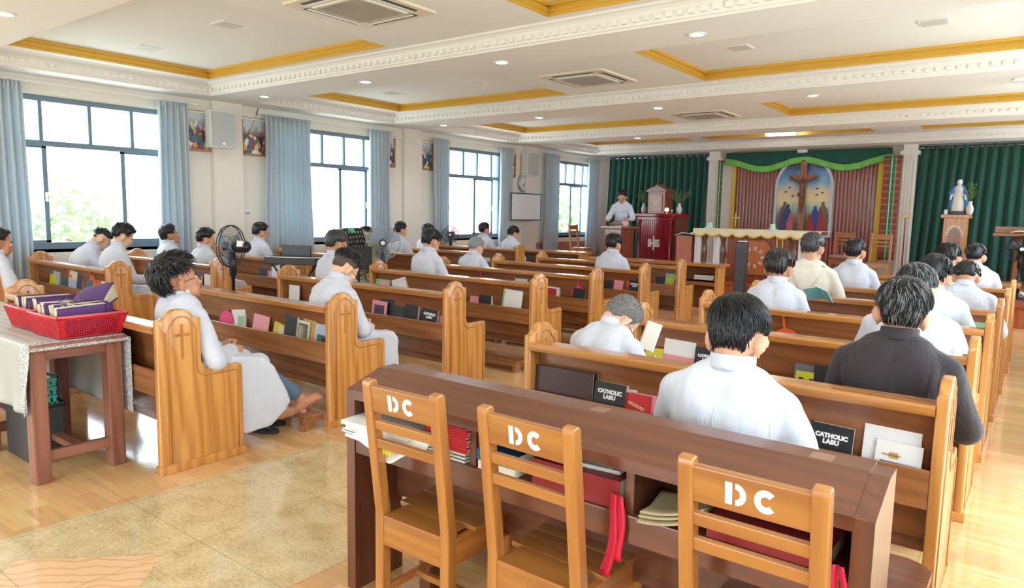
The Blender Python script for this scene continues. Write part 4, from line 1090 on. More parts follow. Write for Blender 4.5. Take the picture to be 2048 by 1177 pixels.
# ---- window block
person('man in profile cut by the left edge of the photo, white cassock', -8.3, 2.42, 1.365, lean=2, bow=10, hp=4, hy=-10, hair='short', sk='brown', seed=18, face=True)
person('man in white cassock bowing low under the nearest window', -9.5, 3.66, 1.31, lean=14, bow=34, hp=26, hy=-10, hair='crop', sk='light', seed=19, face=True)
person('young man in white cassock with swept up hair, beside the bowing window man', -8.68, 3.66, 1.39, lean=10, bow=16, hp=18, hy=-12, hair='neat', sk='light', seed=20, face=True)
person('man in white cassock lifting his face, before the curtain right of the nearest window', -9.7, 4.86, 1.355, lean=2, bow=6, hp=-10, hy=-12, hair='short', sk='brown', seed=21, face=True)
person('man in white cassock hidden behind the black standing fan', -8.82, 4.86, 1.33, lean=4, bow=10, hp=6, hy=-20, hair='short', seed=22)
person('man in glasses and white cassock before the wide blue curtain', -9.42, 6.06, 1.39, lean=4, bow=10, hp=4, hy=-10, hair='short', seed=23, glasses=True, face=True)
person('man in white cassock half hidden behind the perforated music stand', -8.44, 7.26, 1.355, lean=4, bow=10, hp=4, hy=-8, hair='crop', seed=24, face=True)
person('man in white cassock beside the pale standing fan, before the cream wall', -8.92, 8.46, 1.415, lean=2, bow=10, hp=4, hy=-8, hair='short', sk='tan', seed=25, face=True)
person('man in white cassock mostly hidden behind the neat haired man of the middle block', -9.4, 9.62, 1.365, lean=4, bow=10, hp=10, hy=-8, hair='short', seed=26)
person('man in white cassock before the third window, upright', -9.1, 10.98, 1.40, lean=0, bow=8, hp=0, hy=-10, hair='short', seed=27, face=True)
person('man in white cassock with hair combed forward, right of the third window man', -8.45, 10.98, 1.34, lean=8, bow=14, hp=14, hy=-8, hair='neat', seed=28, face=True)
# ---- reader at the stand
person('reader in white alb standing behind the carved reading stand, head bowed', -8.02, 14.74, 2.16, lean=2, bow=14, hp=22, hy=pi and 0, hair='short', sk='tan', rz=pi+.3, legs='stand', stand=.36, arms='lectern', seed=29, glasses=True, face=True, wide=1.05, vox=.013)
# ------------------------------------------------------------------ sanctuary
PZ = .36
def green_curtain(x0, x1, label, y=YB-.16, zt=3.2, zb=.4, n=18, seed=0):
    r = thing('green_curtain', label, 'curtain', (0, 0, 0), 0, 'dark green curtains of the sanctuary')
    rnd = random.Random(seed); ph = [rnd.uniform(-.4, .4) for _ in range(n+2)]
    def fn(u, v):
        x = lerp(x0, x1, u)-.12*v*(1-u); a = .045+.02*v
        return (x+.02*math.sin(u*9+v*2), y+a*math.sin(2*pi*u*n+ph[int(u*n)]*v)+.01*math.sin(v*5+u*20), lerp(zt, zb, v))
    MB().slab(fn, n*10, 14, .006).build('panel', M_GREEN, r, smooth=True)
    MB().tube([(x0-.12, y, zt-.045), (x1+.12, y, zt-.045)], .013, 8).build('rod', M_CHROME, r)
    for i in range(n):
        MB().ring((lerp(x0, x1, (i+.5)/n), y, zt-.045), .026, .009, 14, 5, RY(pi/2) @ RX(.35)).build('eyelet', M_CHROME, r, smooth=True)
    return r
green_curtain(-10.1, -7.22, 'dark green eyelet curtain behind the reading stand and red cabinet', n=16)
green_curtain(-2.44, .6, 'dark green eyelet curtain behind the statue stand at the right', n=17, seed=4)
# columns either side of the altar recess
M_COL = mat('pale_stone_column', (226, 222, 214), .6)
for x0, x1, nm in ((-7.13, -6.86, 'trim_5'), (-2.72, -2.45, 'trim_6')):
    b = MB().box(x0, x1, YB-.28, YB, 0, ZS)
    for q in range(4): b.box(lerp(x0, x1, (q+.3)/4), lerp(x0, x1, (q+.7)/4), YB-.295, YB-.28, .5, 3.0)
    b.box(x0-.05, x1+.05, YB-.32, YB, 3.02, 3.1)
    struct(b.build(nm, M_COL), 'pale fluted column beside the altar wall')
# altar back wall: ribbed reddish panels, yellow strips
M_RIB = wood('reddish_brown_ribbed_panel', (128, 60, 48), (156, 84, 68), 'z', rough=.3)
b = MB(); x = -6.48
while x < -3.3:
    w = .085; b.prism([(x, YB-.02), (x+.012, YB-.05), (x+w/2, YB-.062), (x+w-.012, YB-.05), (x+w, YB-.02)], 'z', .3, 3.0); x += w
b.box(-6.5, -3.22, YB-.03, YB, .3, 3.0)
struct(b.build('wall_panelling', M_RIB), 'reddish brown ribbed panelling behind the altar')
b = MB()
for x0, x1 in ((-6.57, -6.49), (-3.23, -3.12)): b.box(x0, x1, YB-.07, YB, .36, 3.05)
b.box(-6.6, -3.0, YB-.08, YB, 3.13, 3.22)
struct(b.build('trim_7', mat('yellow_trim_paint', (222, 190, 60), .5)), 'yellow trim framing the altar panelling')
def tartan():
    m, nt, b = newmat('green_and_red_woven_cloth'); L = nt.links.new; N = nt.nodes.new
    tc = N('ShaderNodeTexCoord'); sx = N('ShaderNodeSeparateXYZ'); L(tc.outputs['Object'], sx.inputs[0])
    cr = N('ShaderNodeValToRGB'); cr.color_ramp.interpolation = 'CONSTANT'; e = cr.color_ramp.elements
    st = [(0, (160, 60, 56)), (.22, (70, 120, 84)), (.42, (226, 222, 206)), (.5, (60, 104, 74)), (.7, (110, 160, 120)), (.8, (160, 66, 56))]
    while len(e) < len(st): e.new(.9)
    for i, (p, c) in enumerate(st): e[i].position = p; e[i].color = S(*c)
    mr = N('ShaderNodeMapRange'); mr.inputs['From Min'].default_value = -.13; mr.inputs['From Max'].default_value = .13; L(sx.outputs[0], mr.inputs['Value']); L(mr.outputs[0], cr.inputs[0])
    w = N('ShaderNodeTexWave'); w.bands_direction = 'Z'; w.inputs['Scale'].default_value = 2.2; L(tc.outputs['Object'], w.inputs['Vector'])
    c2 = N('ShaderNodeMix'); c2.data_type = 'RGBA'; c2.inputs['B'].default_value = S(120, 176, 130)
    p = N('ShaderNodeMath'); p.operation = 'POWER'; p.inputs[1].default_value = 8; L(w.outputs['Fac'], p.inputs[0]); q = N('ShaderNodeMath'); q.operation = 'MULTIPLY'; q.inputs[1].default_value = .45; L(p.outputs[0], q.inputs[0]); L(q.outputs[0], c2.inputs['Factor'])
    L(cr.outputs[0], c2.inputs['A']); L(c2.outputs['Result'], b.inputs['Base Color']); b.inputs['Roughness'].default_value = .85; return m
TART = tartan()
for x, w, l in ((-6.79, .055, 'narrow woven red striped cloth hung left of the altar panelling'), (-2.90, .165, 'woven green and red striped cloth hung right of the altar panelling')):
    r = thing('hanging_cloth', l, 'cloth', (x, YB-.34, 0))
    MB().slab(lambda u, v: (lerp(-w, w, u), .012*math.sin(u*9), lerp(2.98, .7, v)), 12, 8, .005).build('panel', TART, r, smooth=True)
    MB().tube([(-w-.02, 0, 2.99), (w+.02, 0, 2.99)], .012, 8).build('pole', M_CHROME, r)
# valance
r = thing('valance', 'dark green swag valance with light green border above the altar picture', 'curtain', (0, YB-.18, 0))
def vz(u): return 2.80+.10*math.cos(4*pi*u)
xa, xb = -6.72, -2.95
MB().slab(lambda u, v: (lerp(xa, xb, u), .02*math.sin(u*70)*(.3+v), lerp(3.2, vz(u)+.14, v)), 240, 6, .006).build('drape', M_GREEN, r, smooth=True)
MB().slab(lambda u, v: (lerp(xa, xb, u), -.022+.02*math.sin(u*70)*(1.1+.2*v), lerp(vz(u)+.15, vz(u), v)), 240, 3, .006).build('border', mat('light_green_cloth', (118, 190, 92), .8), r, smooth=True)
r = thing('curtain_rod', 'small white bracket above the green valance', 'bracket', (-4.86, YB-.2, 3.17)); MB().bev(-.11, .11, -.06, .08, -.03, .05, .02).build('body', M_WHITE, r)
# arched picture with crucifix
ax, aw, ab, ash = -4.80, .62, 1.2, 2.35
def arch(w, top, n=14):
    pts = [(w, ab), (w, ash)]
    for i in range(1, n): t = i/n*pi/2; pts.append((w*math.cos(t)**.85, ash+(top-ash)*math.sin(t)**1.05))
    pts.append((0, top)); return pts+[(-p, q) for p, q in pts[-2::-1]]
def altar_art():
    m, nt, b = newmat('painted_sky_and_figures'); L = nt.links.new; N = nt.nodes.new
    tc = N('ShaderNodeTexCoord'); sx = N('ShaderNodeSeparateXYZ'); L(tc.outputs['Object'], sx.inputs[0])
    nz = N('ShaderNodeTexNoise'); nz.inputs['Scale'].default_value = 3.5; nz.inputs['Detail'].default_value = 5; L(tc.outputs['Object'], nz.inputs['Vector'])
    ma = N('ShaderNodeMath'); ma.operation = 'MULTIPLY_ADD'; ma.inputs[1].default_value = .5; L(nz.outputs['Fac'], ma.inputs[0]); L(sx.outputs['Z'], ma.inputs[2])
    mr = N('ShaderNodeMapRange'); mr.inputs['From Min'].default_value = 1.45; mr.inputs['From Max'].default_value = 3.2; L(ma.outputs[0], mr.inputs['Value'])
    cr = N('ShaderNodeValToRGB'); e = cr.color_ramp.elements
    st = [(0, (60, 62, 70)), (.22, (128, 116, 86)), (.34, (150, 176, 176)), (.45, (226, 214, 160)), (.6, (220, 196, 170)), (.7, (130, 176, 206)), (.82, (96, 140, 190)), (.92, (64, 72, 110))]
    while len(e) < len(st): e.new(.99)
    for i, (p, c) in enumerate(st): e[i].position = p; e[i].color = S(*c)
    L(mr.outputs[0], cr.inputs[0]); L(cr.outputs[0], b.inputs['Base Color']); b.inputs['Roughness'].default_value = .45; return m
r = thing('altar_picture', 'pointed arch painting of sky and robed onlookers behind the crucifix', 'painting', (ax, YB-.1, 0))
MB().prism(arch(aw, 2.98), 'y', -.02, .03).build('painting', altar_art(), r)
fr = MB(); o_ = arch(aw+.05, 3.03); i_ = arch(aw-.01, 2.97); n = len(o_)
vs = [(p[0], -.05, p[1]) for p in o_]+[(p[0], -.05, p[1]) for p in i_]+[(p[0], .03, p[1]) for p in o_]+[(p[0], .03, p[1]) for p in i_]; fs = []
for i in range(n-1): fs += [(i, i+1, n+i+1, n+i), (i, 2*n+i, 2*n+i+1, i+1), (n+i, n+i+1, 3*n+i+1, 3*n+i)]
fr.add(vs, fs).box(-aw-.05, aw+.05, -.05, .03, ab-.05, ab).build('frame', mat('silver_grey_frame', (190, 196, 208), .4), r)
# painted onlookers as low relief panels of the picture
def fig(x, zb, h, col, nm, lean_=0):
    half = [(.15, 0), (.145, .2), (.125, .4), (.105, .58), (.095, .72), (.085, .82), (.055, .9), (.03, .94)]
    pr = [(x+lean_*t+w*h*1.6, zb+h*t) for w, t in half]+[(x+lean_*t-w*h*1.6, zb+h*t) for w, t in half[::-1]]
    q = .002*(len(KIDS)+1); KIDS[len(KIDS)] = 1
    b = MB().prism(pr, 'y', -.022-q, -.02); b.ball((x+lean_, -.02-q, zb+h*1.0), (.042, .008, .05), None, 12, 8); b.build(nm, mat('painted_robe_%d' % len(KIDS), col, .5), r)
for x, h, c, nm, le in ((-.46, .66, (112, 92, 80), 'painted_onlooker', .04), (.5, .66, (128, 96, 72), 'painted_onlooker', -.04), (-.40, .60, (44, 70, 124), 'painted_onlooker', .06), (.34, .56, (36, 74, 150), 'painted_onlooker', -.05), (.46, .46, (150, 60, 62), 'painted_onlooker', -.04), (-.3, .4, (196, 96, 104), 'painted_onlooker', .05), (.22, .36, (166, 40, 48), 'painted_onlooker', -.03), (-.44, .36, (60, 66, 120), 'painted_onlooker', .02)): fig(x, ab+.08, h, c, nm, le)
for x, z in ((-.34, 2.32), (-.42, 2.22), (-.25, 2.12), (.3, 2.3), (.42, 2.2), (.3, 2.15)):
    MB().ball((x, -.022, z), (.03, .006, .02), RY(x), 8, 6).ball((x+.03, -.022, z+.012), (.012, .006, .012), None, 8, 6).build('painted_bird', mat('painted_dark_birds', (110, 84, 76), .6), r)
r = thing('crucifix', 'large wooden crucifix with carved figure before the arched painting', 'crucifix', (ax, YB-.24, 0))
W_CROSS = wood('brown_cross_wood', (110, 62, 34), (150, 92, 54), 'z')
MB().bev(-.075, .075, 0, .05, 1.3, 2.9, .012).build('upright', W_CROSS, r); MB().ball((0, .025, 2.9), (.08, .03, .08), None, 14, 8).build('cross_finial', W_CROSS, r)
MB().bev(-.32, .32, -.005, .045, 2.5, 2.62, .012).build('crossbar', W_CROSS, r)
f = MB(); z0 = 1.78
f.cap((0, -.06, z0+.62), (.0, -.055, z0+.4), .06, .045).cap((0, -.055, z0+.42), (.0, -.055, z0+.34), .055, .058)
f.cap((-.02, -.06, z0+.36), (-.01, -.075, z0+.17), .036, .028).cap((.02, -.06, z0+.36), (.012, -.078, z0+.17), .036, .028).cap((-.01, -.075, z0+.17), (-.004, -.045, z0-.02), .027, .02).cap((.012, -.078, z0+.17), (.006, -.05, z0-.02), .027, .02).cap((0, -.05, z0), (0, -.08, z0-.05), .02, .016)
for q in (-1, 1): f.cap((q*.05, -.06, z0+.63), (q*.16, -.045, z0+.69), .026, .02).cap((q*.16, -.045, z0+.69), (q*.28, -.03, z0+.78), .02, .015).ball((q*.295, -.03, z0+.79), .018, None, 8, 6)
f.ball((.015, -.075, z0+.73), (.035, .042, .048), None, 12, 8).cap((0, -.06, z0+.64), (.01, -.07, z0+.7), .024, .022)
f.cap((-.05, -.06, z0+.37), (.05, -.062, z0+.35), .048, .05)
fuse(f, 'carved_figure', mat('carved_brown_figure', (112, 70, 46), .5), r, .009, 2)

# altar table with cloths
M_ALTC = mat('cream_altar_cloth', (236, 226, 196), .8); M_FRINGE = mat('gold_fringe', (214, 170, 44), .6)
r = thing('altar_table', 'carved reddish wooden altar table with octagonal panel and turned columns', 'altar', (-4.45, 13.72, PZ))
AT = .99
MB().bev(-1.12, 1.12, -.38, .38, AT-.06, AT, .01).build('table_top', W_RED, r)
MB().bev(-1.05, 1.05, -.34, .34, 0, .1, .01).build('plinth', W_RED, r)
MB().box(-.52, .62, -.3, .3, .1, AT-.06).build('body', W_RED, r)
oc = [(-.2, .16), (.2, .16), (.3, .3), (.3, .66), (.2, .8), (-.2, .8), (-.3, .66), (-.3, .3)]
MB().prism([(p[0]+.0, p[1]) for p in oc], 'y', -.33, -.3).build('octagon_panel', wood('orange_panel_wood', (160, 82, 44), (190, 110, 66), 'z'), r)
b = MB()
for i in range(8): p, q = oc[i], oc[(i+1) % 8]; b.tube([(p[0], -.335, p[1]), (q[0], -.335, q[1])], .014, 6)
b.build('panel_molding', W_GROOVE, r)
for i in range(9): a = i*.7; MB().ball((.17*math.cos(a), -.335, .48+.17*math.sin(a)), (.045, .014, .03), RY(-a), 10, 6).build('carved_leaf', mat('pale_carving', (196, 164, 140), .5), r)
for x in (-1.0, -.62, .72, 1.02):
    MB().lathe([(.05, .1), (.06, .13), (.04, .2), (.05, .45), (.055, .6), (.035, .72), (.06, .82), (.06, AT-.06)], 14, (x, -.28, 0)).build('turned_column', W_DESKV, r, smooth=True)
for x in (.42, .52): MB().bev(x-.012, x+.012, -.33, -.305, .1, .9, .004).build('gilded_rod', M_GOLD, r)
r = thing('altar_cloth', 'cream altar cloth with scalloped gold fringe over the altar table', 'cloth', (-4.45, 13.72, PZ+AT))
def scl(u): return -.1-.055*abs(math.sin(u*pi*9))**.8
MB().slab(lambda u, v: (lerp(-1.2, 1.2, u), (lerp(.39, -.39, v/.7) if v < .7 else -.392-.012*math.sin(u*40)), .006 if v < .7 else lerp(.006, scl(u)+.02, (v-.7)/.3)), 120, 20, .004).build('cloth', M_ALTC, r, smooth=True)
MB().slab(lambda u, v: (lerp(-1.2, 1.2, u), -.398-.012*math.sin(u*40), lerp(scl(u)+.03, scl(u), v)), 120, 2, .004).build('fringe', M_FRINGE, r, smooth=True)
r = thing('hanging_cloth', 'white cloth panels hanging between the altar columns', 'cloth', (-4.45, 13.36, PZ))
for x0, x1 in ((-1.19, -1.05), (-.8, -.66), (.8, .98)): MB().slab(lambda u, v: (lerp(x0, x1, u), .05+.015*math.sin(u*8), lerp(.92, .12, v)), 10, 6, .005).build('panel', mat('white_altar_linen', (228, 228, 238), .8), r, smooth=True)
r = thing('side_cabinet', 'pinkish brown box at the left end of the altar under a white cloth', 'cabinet', (-5.86, 13.7, PZ))
MB().bev(-.17, .15, -.3, .3, 0, .84, .01).build('body', wood('pinkish_wood', (168, 96, 76), (196, 124, 100), 'z', rough=.5), r)
MB().slab(lambda u, v: (lerp(-.2, .22, u), lerp(-.31, .31, v), .845+.05*sm(0, .5, u)+.02*math.sin(v*7+u*5)), 14, 14, .01).build('cover_cloth', mat('white_linen', (226, 228, 234), .8), r, smooth=True)
def candle(x, y, label, col=(176, 226, 196)):
    r = thing('candle', label, 'candle', (x, y, PZ+AT+.008)); MB().lathe([(.1, 0), (.11, .015), (.05, .02), (.045, .03), (.07, .05), (.0, .052)], 20).build('glass_dish', mat('pale_glass', (210, 226, 226), .15), r, smooth=True)
    MB().cyl((0, 0, 0), .045, .05, .12, 18).build('wax', mat('mint_wax', col, .5), r)
candle(-4.22, 13.7, 'short mint green candle in a glass dish at the middle of the altar'); candle(-5.5, 13.8, 'short mint green candle near the left end of the altar')
r = thing('altar_cross', 'small brass standing cross on the altar left of the middle', 'cross', (-4.95, 13.72, PZ+AT+.008)); M_BRASS = mat('brass', (176, 150, 84), .3, metal=.8)
MB().lathe([(.06, 0), (.06, .015), (.02, .03), (.012, .06)], 16).build('foot', M_BRASS, r, smooth=True); MB().bev(-.012, .012, -.008, .008, .05, .32, .003).build('upright', M_BRASS, r); MB().bev(-.09, .09, -.008, .008, .21, .235, .003).build('arm', M_BRASS, r)
# chairs of the sanctuary
def plain(label, loc, rz):
    c = make_chair(label, loc, rz, False, 'plain wooden chairs in the sanctuary'); return c
plain('plain wooden chair behind the altar, left of the crucifix foot', (-5.55, 15.6, PZ), pi)
plain('plain wooden chair behind the altar before the arched picture', (-4.62, 15.3, PZ), pi)
plain('plain wooden chair right of the altar with a pink cushion', (-3.28, 15.3, PZ), pi)
plain('plain wooden chair before the woven striped cloth', (-2.52, 14.7, PZ), pi+.1)
plain('pale wooden chair left of the reading stand', (-8.98, 14.2, PZ), -pi/2)
r = thing('cushion', 'mauve pink cushion on the chair right of the altar', 'cushion', (-3.28, 15.08, PZ+.452)); MB().bev(-.2, .2, -.18, .18, 0, .07, .03).build('pad', mat('mauve_cloth', (180, 128, 132), .8), r, smooth=True)
# reading stand
r = thing('reading_stand', 'carved reddish wooden reading stand in front of the reader in white', 'lectern', (-7.72, 14.1, PZ), -.3)
MB().bev(-.26, .26, -.2, .2, .08, .92, .01).build('body', W_RED, r); MB().bev(-.3, .3, -.24, .24, 0, .09, .015).build('base', W_RED, r); MB().bev(-.34, .34, -.27, .27, .92, .98, .012).build('top', W_RED, r)
pr = [(-.16, .2), (.16, .2), (.16, .62)]+[(.16*math.cos(i*pi/8), .62+.14*math.sin(i*pi/8)) for i in range(1, 8)]+[(-.16, .62)]
MB().prism(pr, 'y', -.222, -.2).build('arched_panel', wood('dark_red_panel', (96, 44, 34), (126, 66, 50), 'z'), r)
MB().bev(-.2, .2, -.17, .1, 0, .02, .005, T(0, 0, 1.06) @ RX(.35)).build('book_rest', W_DESK, r); MB().box(-.18, .18, -.1, .1, .98, 1.04).build('rest_block', W_DESK, r)
b = MB().bev(-.29, .27, -.02, .0, .985, 1.0, .003); b.build('edge_strip', W_DESK, r)
r = thing('box', 'small pale pink box on the right of the reading stand top', 'box', (-7.53, 13.98, PZ+.98), -.3); MB().bev(-.06, .06, -.04, .04, 0, .11, .006).build('carton', mat('pale_pink_card', (240, 190, 180), .6), r)
r = thing('microphone', 'small black microphone clipped at the left of the reading stand', 'microphone', (-7.96, 13.98, PZ+.98)); MB().lathe([(.035, 0), (.035, .015), (.01, .02)], 12).build('foot', M_BLACK, r); MB().tube([(0, 0, .015), (0, 0, .05), (.02, .04, .08)], .008, 6).ball((.025, .05, .09), .03, None, 10, 8).build('head', M_BLACK, r, smooth=True)
# red cabinet with emblem
r = thing('red_cabinet', 'cherry red ribbed cabinet with white letters and cross on its front', 'cabinet', (-7.55, 15.85, PZ), -.12)
MB().bev(-.55, .55, -.34, .4, 1.2, 1.28, .015).build('top', W_CHERRY, r); MB().bev(-.5, .5, -.31, .38, 1.12, 1.2, .01).build('cornice', W_CHERRY, r); MB().bev(-.5, .5, -.33, .38, 0, .1, .01).build('base', W_CHERRY, r)
b = MB().box(-.44, .44, -.27, .34, .1, 1.12); x = -.36
while x < .36: b.prism([(x, -.27), (x+.008, -.285), (x+.05, -.285), (x+.058, -.27)], 'z', .1, 1.12); x += .06
b.build('body', W_CHERRY, r)
for x in (-.43, .43): MB().lathe([(.045, .1), (.05, .14), (.03, .2), (.035, .6), (.03, 1.0), (.05, 1.08), (.05, 1.12)], 12, (x, -.28, 0)).build('corner_column', W_CHERRY, r, smooth=True)
MB().box(.44, .52, -.2, .36, .0, 1.2).build('side_panel', W_DESKV, r)
e = MB(); Mx = T(.0, -.29, .56) @ RX(pi/2); text_mesh(e, 'IHS', .24, Mx, .012, .95); e.bev(-.016, .016, -.3, -.288, .40, .74, .003).bev(-.16, .16, -.3, -.288, .545, .572, .003); e.build('emblem', mat('white_emblem_paint', (238, 234, 228), .5), r)
r = thing('tabernacle', 'small brown wooden house shaped cabinet on the red cabinet', 'cabinet', (-7.62, 15.9, PZ+1.28), -.12)
MB().bev(-.24, .24, -.17, .17, 0, .52, .006).build('body', W_RED, r); MB().prism([(-.28, .52), (.28, .52), (.27, .57), (.02, .66), (0, .7), (-.02, .66), (-.27, .57)], 'y', -.19, .18).build('pediment', W_RED, r)
d = MB().bev(-.17, .17, -.19, -.17, .05, .46, .006).build('door', wood('lighter_door_wood', (150, 86, 56), (176, 110, 74), 'z'), r); MB().ball((-.12, -.2, .24), .012, None, 8, 6).build('knob', M_BRASS, d); 
e = MB()
for i in range(3): e.box(-.05, .06, -.1915, -.19, .3-.04*i, .312-.04*i)
e.build('lettering', M_WHITE, d)
def vase(x, y, z, label, gz=.28, n=26, sp=.34, sd=0):
    rnd = random.Random(sd); r = thing('flower_vase', label, 'vase', (x, y, z))
    MB().lathe([(.03, 0), (.045, .01), (.06, .06), (.065, .12), (.04, .18), (.03, .22), (.042, .25), (.034, .245), (.02, .2)], 18, cap=False).build('vase', mat('white_ceramic', (226, 220, 216), .2), r, smooth=True)
    f = MB(); lf = MB()
    for i in range(n):
        a = rnd.uniform(0, 6.28); t = rnd.uniform(.1, 1)*sp; h = rnd.uniform(.6, 1.1)*gz; p0 = Vector((0, 0, .2)); p2 = Vector((t*math.cos(a), t*.6*math.sin(a), .24+h)); p1 = p0*.4+p2*.6+Vector((0, 0, .03))
        f.tube([p0, p1, p2], .0035, 4, False)
        for q in range(5):
            c = p0.lerp(p2, .4+.6*q/4); dv = Vector((rnd.uniform(-1, 1), rnd.uniform(-1, 1), rnd.uniform(.2, 1))).normalized()*.07; sv = dv.cross(Vector((0, 0, 1))).normalized()*.009
            lf.add([c, c+dv*.5+sv, c+dv, c+dv*.5-sv], [(0, 1, 2, 3)])
    f.build('stems', mat('green_stem', (96, 126, 66), .6), r); lf.build('leaves', mat('pale_green_leaf', (124, 156, 84), .6), r)
vase(-7.05, 15.75, PZ+1.28, 'white vase of spidery green sprigs right of the wooden house shaped cabinet', sd=1); vase(-8.1, 16.0, PZ+1.28, 'white vase of green sprigs behind the reader', sd=2)
r = thing('monstrance_lamp', 'small round glowing lamp beside the house shaped cabinet', 'lamp', (-7.32, 15.65, PZ+1.28)); MB().lathe([(.03, 0), (.03, .01), (.01, .02), (.01, .05)], 12).build('foot', M_BRASS, r); MB().ball((0, 0, .09), .05, None, 14, 10).build('globe', mat('lit_cream_globe', (255, 240, 214), .4, emis=(255, 236, 200), es=1.5), r, smooth=True)
r = thing('candle', 'small red candle holder between the round lamp and the vase', 'candle', (-7.19, 15.65, PZ+1.28)); MB().cyl((0, 0, 0), .03, 0, .05, 14).build('holder', mat('red_glass', (170, 20, 30), .2), r); MB().cyl((0, 0, 0), .018, .05, .09, 12).build('wax', M_PAPER, r)
# statue stand
r = thing('statue_stand', 'honey wooden pedestal with white lettering round a pointed arch', 'pedestal', (-1.46, 15.9, PZ))
MB().bev(-.19, .19, -.16, .16, 0, 1.3, .008).build('body', W_END, r); MB().bev(-.24, .24, -.2, .2, 1.29, 1.36, .01).build('top', W_END, r); MB().bev(-.22, .22, -.19, .19, 0, .1, .008).build('base', W_END, r)
pr = [(-.1, .72), (.1, .72), (.1, .98), (.07, 1.07), (0, 1.13), (-.07, 1.07), (-.1, .98)]
MB().prism(pr, 'y', -.168, -.16).build('arch_niche', W_BACK, r)
e = MB()
for i in range(13): a = pi*i/12; e.box(-.012, .012, -.1665, -.16, -.02, .02, T(.13*math.cos(a), 0, .97+.17*math.sin(a)) @ RY(pi/2-a))
e.build('arched_lettering', M_WHITE, r)
r = thing('statue', 'statue of a veiled woman in white robe and blue mantle, arms held out', 'statue', (-1.46, 15.9, PZ+1.36))
b = MB().lathe([(.13, 0), (.14, .03), (.11, .07), (.02, .08)], 20); b.build('rocky_base', mat('grey_blue_base', (70, 84, 104), .6), r, smooth=True)
f = MB(); f.lathe([(.02, .06), (.11, .06), (.1, .2), (.085, .34), (.075, .42), (.085, .48), (.06, .53), (.02, .55)], 18); f.ball((0, -.01, .59), (.036, .042, .05), None, 12, 10)
for q in (-1, 1): f.cap((q*.07, 0, .49), (q*.11, -.03, .38), .03, .026).cap((q*.11, -.03, .38), (q*.12, -.09, .3), .024, .018).ball((q*.122, -.11, .285), .016, None, 8, 6)
fuse(f, 'robed_figure', mat('white_plaster', (230, 226, 220), .5), r, .01, 2)
f = MB(); f.ball((0, .012, .6), (.046, .05, .058), None, 14, 10)
for q in (-1, 1): f.cap((q*.045, .012, .515), (q*.112, -.012, .4), .046, .05).cap((q*.112, .0, .42), (q*.12, .02, .14), .038, .03)
f.cap((0, .06, .54), (0, .07, .12), .05, .07); fuse(f, 'blue_mantle', mat('bright_blue_paint', (70, 130, 206), .5), r, .01, 2)
f = MB().ball((0, -.0, .612), (.047, .046, .056), None, 14, 10).build('veil', mat('white_veil', (232, 232, 236), .6), r, smooth=True)
vase(-1.26, 15.86, PZ+1.36, 'small glass vase of dark green leaves right of the statue', .3, 22, .14, 3)
r = thing('candle', 'small white candle left of the statue', 'candle', (-1.64, 15.82, PZ+1.36)); MB().cyl((0, 0, 0), .03, 0, .09, 14).build('wax', M_PAPER, r); MB().tube([(0, 0, .09), (0, 0, .105)], .003, 5).build('wick', M_BLACK, r)
# right reading desk with paper, dark fan
r = thing('reading_desk', 'brown turned leg reading desk with papers, at the right edge before the green curtain', 'lectern', (-.44, 14.6, PZ))
MB().bev(-.34, .5, -.25, .25, 1.0, 1.05, .01).build('top', W_BACK, r); MB().lathe([(.06, .1), (.04, .2), (.05, .4), (.03, .6), (.05, .85), (.06, 1.0)], 14).build('turned_leg', W_BACK, r, smooth=True); MB().lathe([(.3, 0), (.28, .03), (.12, .1), (.05, .16)], 18).build('foot', W_BACK, r, smooth=True)
MB().bev(-.34, .5, .22, .26, 1.05, 1.16, .006).build('back_rail', W_BACK, r)
r = thing('open_book', 'white open papers lying on the reading desk at the right edge', 'book', (-.3, 14.56, PZ+1.05)); MB().slab(lambda u, v: (lerp(-.24, .24, u), lerp(-.14, .14, v), .02+.03*abs(math.sin(u*pi*2))), 20, 4, .015).build('pages', M_PAPER, r, smooth=True)
r = thing('processional_pole', 'thin brass topped pole standing at the edge of the right green curtain', 'pole', (-2.42, 16.6, PZ)); MB().tube([(0, 0, 0), (0, 0, 1.28)], .014, 8).build('shaft', W_DESKV, r); MB().bev(-.05, .05, -.01, .01, 1.28, 1.36, .005).build('head', M_BRASS, r); MB().lathe([(.12, 0), (.1, .03), (.02, .05)], 14).build('foot', W_DESKV, r)
# ------------------------------------------------------------------ the side table, its cloth and the baskets
TZ = .812
r = thing('side_table', 'reddish brown wooden table under a grey lace edged cloth, left foreground', 'table', (0, 0, 0))
MB().bev(-6.95, -4.42, 1.43, 1.945, TZ-.04, TZ, .006).build('table_top', W_TABLE, r)
for x0 in (-4.555, -5.37, -6.9):
    for y0 in (1.435, 1.845): MB().bev(x0, x0+.095, y0, y0+.085, 0, TZ-.04, .008).build('leg', W_TABLE, r)
W_TX = wood('reddish_table_wood_along', (120, 72, 56), (150, 96, 76), 'x', rough=.5, coat=.05); W_TY = wood('reddish_table_wood_deep', (120, 72, 56), (150, 96, 76), 'y', rough=.5, coat=.05)
for y in (1.455, 1.9): MB().bev(-6.9, -4.47, y, y+.02, TZ-.1, TZ-.04, .003).build('apron', W_TX, r)
for x in (-4.51, -5.33, -6.86): MB().bev(x, x+.025, 1.5, 1.86, TZ-.1, TZ-.04, .003).build('end_apron', W_TY, r); MB().bev(x-.01, x+.03, 1.5, 1.86, .12, .18, .004).build('end_stretcher', W_TY, r)
MB().bev(-6.88, -4.5, 1.66, 1.72, .13, .17, .004).build('long_stretcher', W_TX, r)
